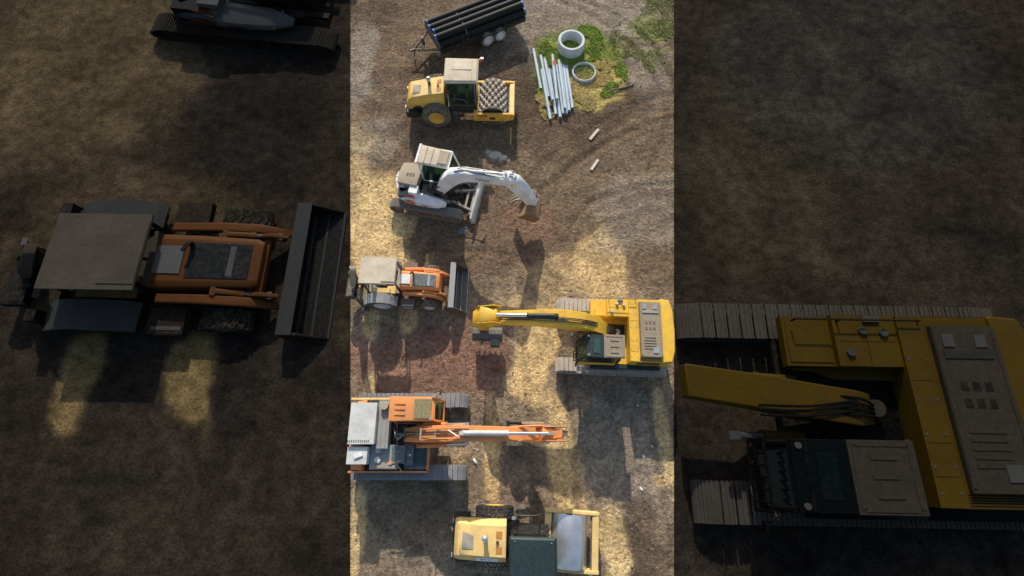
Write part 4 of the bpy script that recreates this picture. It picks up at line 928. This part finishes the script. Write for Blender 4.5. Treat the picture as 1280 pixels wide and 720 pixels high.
def pipe_mesh(L,r,wall,mat,capmat=None,seed=0):
    p=P(); p.mat(mat); p.lathe([(r,-L/2),(r,L/2),(r-wall,L/2),(r-wall,-L/2)],(0,0,0),'X',20,True)
    if capmat: 
        p.mat(capmat)
        for s in (-1,1): p.lathe([(r+.006,s*L/2-s*.07),(r+.006,s*L/2+s*.003),(r-wall-.005,s*L/2+s*.003),(r-wall-.005,s*L/2-s*.05)],(0,0,0),'X',20)
    return p
M0=Matrix.Translation(tr_loc)@Matrix.Rotation(R(tr_yaw),4,'Z')
proto=None
names=['southernmost','second from the south side','middle','fourth from the south side','northernmost']
k=0
for lay,(nn,z0) in enumerate(((5,.99),(4,1.33))):
    for j in range(nn):
        if proto is None:
            proto=pipe_mesh(5.5,.195,.018,'hdpe','capblue').build('black_pipe'); o=proto
        else: o=proto.copy(); C.objects.link(o)
        yy=(j-(nn-1)/2)*.398; o.location=M0@Vector((.1+random.uniform(-.07,.07),yy,z0)); o.rotation_euler=(random.random()*6,0,R(tr_yaw+random.uniform(-.15,.15)))
        if lay==1: tag(o,['long black pipe with blue end, nearest the trailer wheels in the top layer','long black pipe with blue end, second from the wheel side in the top layer','long black pipe with blue end, third from the wheel side in the top layer','long black pipe with blue end, farthest from the wheels in the top layer'][j],'pipe','black pipes loaded on the trailer')
        else: tag(o,['black pipe in the bottom layer, along the edge above the trailer wheels','black pipe in the bottom layer, second from the wheel side','black pipe in the middle of the bottom layer of the trailer load','black pipe in the bottom layer, second from the far side','black pipe in the bottom layer, along the far edge of the trailer bed'][j],'pipe','black pipes loaded on the trailer')
p=P(); p.mat('greyblue'); p.tube([M0@Vector((-.9,-1.0,.8)),M0@Vector((-.9,-.88,1.2)),M0@Vector((-.9,-.6,1.42)),M0@Vector((-.9,0,1.43)),M0@Vector((-.9,.6,1.42)),M0@Vector((-.9,.88,1.2)),M0@Vector((-.9,1.0,.8))],.02,6)
tag(p.build('load_strap'),'thin grey strap tied across the black pipes on the trailer','strap')

# ------------------------------------------------------------------ concrete rings
def ring(name,c,r,wall,h,label):
    p=P(); p.mat('concrete'); p.lathe([(r,0),(r,h-.02),(r-.02,h),(r-wall+.02,h),(r-wall,h-.02),(r-wall,0)],(0,0,0),'Z',48,True)
    p.lathe([(r+.012,h*.55),(r+.012,h*.6),(r,h*.62),(r,h*.53)],(0,0,0),'Z',48)
    o=p.build(name); o.location=(c[0],c[1],height(*c)-.02); return tag(o,label,'concrete ring')
ring('concrete_ring',(3.42,22.75),.76,.15,.72,'tall thick pale concrete ring standing on green grass')
ring('concrete_ring',(4.12,20.95),.68,.075,.26,'low thin concrete ring lying on straw-coloured grass')

# ------------------------------------------------------------------ pale plastic pipes
PP=[((1.25, 22.63), (1.63, 19.79)),((1.66, 22.16), (2.08, 19.23)),((1.70, 21.13), (2.11, 17.72)),((1.87, 21.75), (2.26, 18.85)),((2.12, 21.17), (2.43, 18.05)),((2.33, 22.01), (2.50, 18.9)),
    ((2.33, 21.13), (2.67, 17.84)),((2.56, 21.47), (2.84, 18.09)),((2.80, 21.6), (3.01, 18.09)),((2.97, 21.47), (3.17, 18.29)),((3.12, 21.4), (3.36, 18.46)),((2.68, 21.63), (2.93, 18.29))]
LB=['leftmost pale blue pipe, sticking out farthest up at the pile end','second pale blue pipe from the left, reaching up beside the leftmost','long pale blue pipe reaching lowest at the bottom left of the pile','pale blue pipe fourth from the left in the pile','pale blue pipe left of the middle with its top end cut low','short pale blue pipe lying on top with its end beside the red tag',
    'pale blue pipe just right of the red tag, low in the pile','pale blue pipe right of the middle of the pile','pale blue pipe third from the right edge of the pile','pale blue pipe second from the right edge of the pile','rightmost pale blue pipe, along the straw grass','pale blue pipe riding on top right of the middle']
zt=[.1,.1,.1,.28,.1,.30,.1,.1,.1,.1,.1,.28]
for (a,b),lb,z in zip(PP,LB,zt):
    A=Vector((*a,0)); B=Vector((*b,0)); L=(B-A).length; d=B-A
    o=pipe_mesh(L,.085,.012,'pvc').build('plastic_pipe'); o.location=(A+B)/2+Vector((0,0,z+.02)); o.rotation_euler=(0,0,math.atan2(d.y,d.x)); tag(o,lb,'pipe','pale plastic pipes piled on the grass')
p=P(); p.mat('red').box((0,0,0),(.16,.3,.02),.004,rot=(R(8),R(5),R(10))); o=p.build('red_tag'); o.location=(2.42,21.35,.42); tag(o,'small red tag tied on the pale blue pipes','tag')

# ------------------------------------------------------------------ small debris
for (a,b,lb) in (((4.23,16.46),(4.75,17.14),'short pale plank on bare soil, the upper of two'),((4.20,14.55),(4.62,15.2),'short tan plank on bare soil, the lower of two')):
    A=Vector((*a,0)); B=Vector((*b,0)); d=B-A; p=P(); p.mat('wood').box((0,0,.04),(d.length,.15,.04),.006); p.box((0,.0,.015),(d.length*.9,.10,.02),.0)
    o=p.build('plank'); o.location=(A+B)/2+Vector((0,0,height(*a)+.01)); o.rotation_euler=(0,R(2),math.atan2(d.y,d.x)); tag(o,lb,'plank')
p=P(); p.mat('blue'); p.loft([[(-.28,-.16,0),(.22,-.2,0),(.3,.14,0),(-.2,.2,0)],[(-.2,-.1,.12),(.1,-.14,.18),(.2,.08,.1),(-.12,.12,.2)]],.02); p.loft([[(-.1,.1,0),(.35,.12,0),(.3,.3,0),(-.05,.28,0)],[(0,.14,.1),(.2,.15,.06),(.2,.24,.1),(0,.22,.12)]],.01)
o=p.build('crumpled_sheet'); o.location=(-2.55,10.95,0); tag(o,'crumpled dark blue sheet on the soil below the white excavator','sheet')
p=P(); p.mat('darksteel').tube([(0,0,.05),(.12,.2,.12),(.1,.42,.05)],.035,6); p.tube([(-1.0,.35,.03),(-.4,.18,.04),(0,.05,.05)],.018,6); o=p.build('bent_rod'); o.location=(-1.52,10.4,0); tag(o,'bent dark metal rod lying right of the blue sheet','rod')
p=P(); p.mat('bark'); p.tube([(-.75,-.25,.05),(-.3,-.02,.08),(.2,.1,.06),(.8,.35,.05)],.05,6); p.tube([(.0,.05,.07),(.35,.3,.1),(.6,.6,.06)],.025,5); p.tube([(-.3,-.02,.07),(-.1,-.2,.1),(.3,-.22,.06)],.02,5)
o=p.build('dead_branch'); o.location=(6.1,19.8,0); tag(o,'dead branch lying on dark soil right of the grass patch','branch')
for (x,y,s,lb) in ((-1.6,-.08,.16,'small crumpled white rag below the orange boom'),(6.16,.56,.06,'white stone on grey soil, lower of the two at right'),(5.67,2.31,.05,'white stone on grey soil, upper of the two at right'),(5.55,-1.21,.12,'pale bent scrap on the soil near the right edge')):
    p=P(); p.mat('white'); rn=random.Random(int(x*100)); n=7
    A=[(s*rn.uniform(.6,1.1)*math.cos(2*PI*i/n)*(.55 if s>.1 else 1),s*rn.uniform(.6,1.2)*math.sin(2*PI*i/n)*1.2,0) for i in range(n)]
    p.loft([A,[(a*.8,b*.8,s*.5*rn.uniform(.5,1)) for a,b,_ in A],[(a*.3,b*.3,s*.7) for a,b,_ in A]]); o=p.build('rag' if 'rag' in lb else ('scrap' if 'scrap' in lb else 'stone')); o.location=(x,y,height(x,y)); o.rotation_euler=(0,0,.6); tag(o,lb,'rag' if 'rag' in lb else ('scrap' if 'scrap' in lb else 'stone'))
# heap of pale powder on the soil behind the white boom
p=P(); p.mat(paint('lime_powder',(.46,.46,.45),.6,.95)); rn=random.Random(3)
for (cx,cy,rr,hh) in ((0,0,.42,.10),(.45,-.15,.3,.07),(-.35,.22,.25,.05),(.75,-.3,.16,.04)):
    n=16; rows=[]
    for k,q in enumerate((1,.7,.35,.08)):
        rows.append([(cx+rr*q*(1+.25*noise.noise((i*.9,cx*5,0)))*math.cos(2*PI*i/n),cy+.7*rr*q*(1+.25*noise.noise((i*.9,cx*5,4)))*math.sin(2*PI*i/n),-.02+hh*(1-q)) for i in range(n)])
    p.loft(rows)
o=p.build('powder_heap'); o.location=(-.95,15.5,.0); tag(o,'small spilled heap of whitish powder behind the white boom','powder heap')

# ------------------------------------------------------------------ enlarged machine copies added at the sides, dimness painted in
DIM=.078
backhoe((-16.3,8.8,.08),-1,'enlarged copy of the backhoe loader, added and painted dim, filling the left side',(2.72,3.0,.9))
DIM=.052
yellow_excavator((14.9,2.1,.08),179,'enlarged copy of the yellow excavator, added and painted dim, filling the right side',(2.95,2.75,1.0),boom='short')
white_excavator((-15.2,26.1,.08),-7,'partial enlarged copy of the white excavator, added and painted dim, at the upper left',(2.9,2.75,1.1),full=False)
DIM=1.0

# ------------------------------------------------------------------ light, sky, camera
EL=R(28); AZ=Vector((.085,-1,0)).normalized()
d=Vector((AZ.x*math.cos(EL),AZ.y*math.cos(EL),-math.sin(EL)))
sl=bpy.data.lights.new('sun','SUN'); sl.energy=5.0; sl.angle=R(.6); sl.color=(1.0,.90,.74)
so=bpy.data.objects.new('sun',sl); so.rotation_euler=d.to_track_quat('-Z','Y').to_euler(); so.location=(0,0,40); C.objects.link(so)
w=bpy.data.worlds.new('World'); scene.world=w; w.use_nodes=True; nt=w.node_tree
bg=nt.nodes.get('Background') or nt.nodes.new('ShaderNodeBackground')
sk=nt.nodes.new('ShaderNodeTexSky'); sk.sky_type='NISHITA'; sk.sun_disc=False; sk.sun_elevation=EL; sk.sun_rotation=math.atan2(-AZ.x,-AZ.y); sk.dust_density=2.0; sk.air_density=1.3
nt.links.new(sk.outputs[0],bg.inputs[0]); bg.inputs[1].default_value=.15
cam=bpy.data.cameras.new('camera'); co=bpy.data.objects.new('camera',cam); C.objects.link(co)
cam.lens=620/1280*36; cam.sensor_width=36; cam.clip_end=2000; cam.clip_start=.1
co.location=(0,0,22.9); co.rotation_euler=(R(19.1),0,0); scene.camera=co
scene.view_settings.view_transform='Standard'; scene.view_settings.look='None'; scene.view_settings.exposure=0
scene.render.film_transparent=False
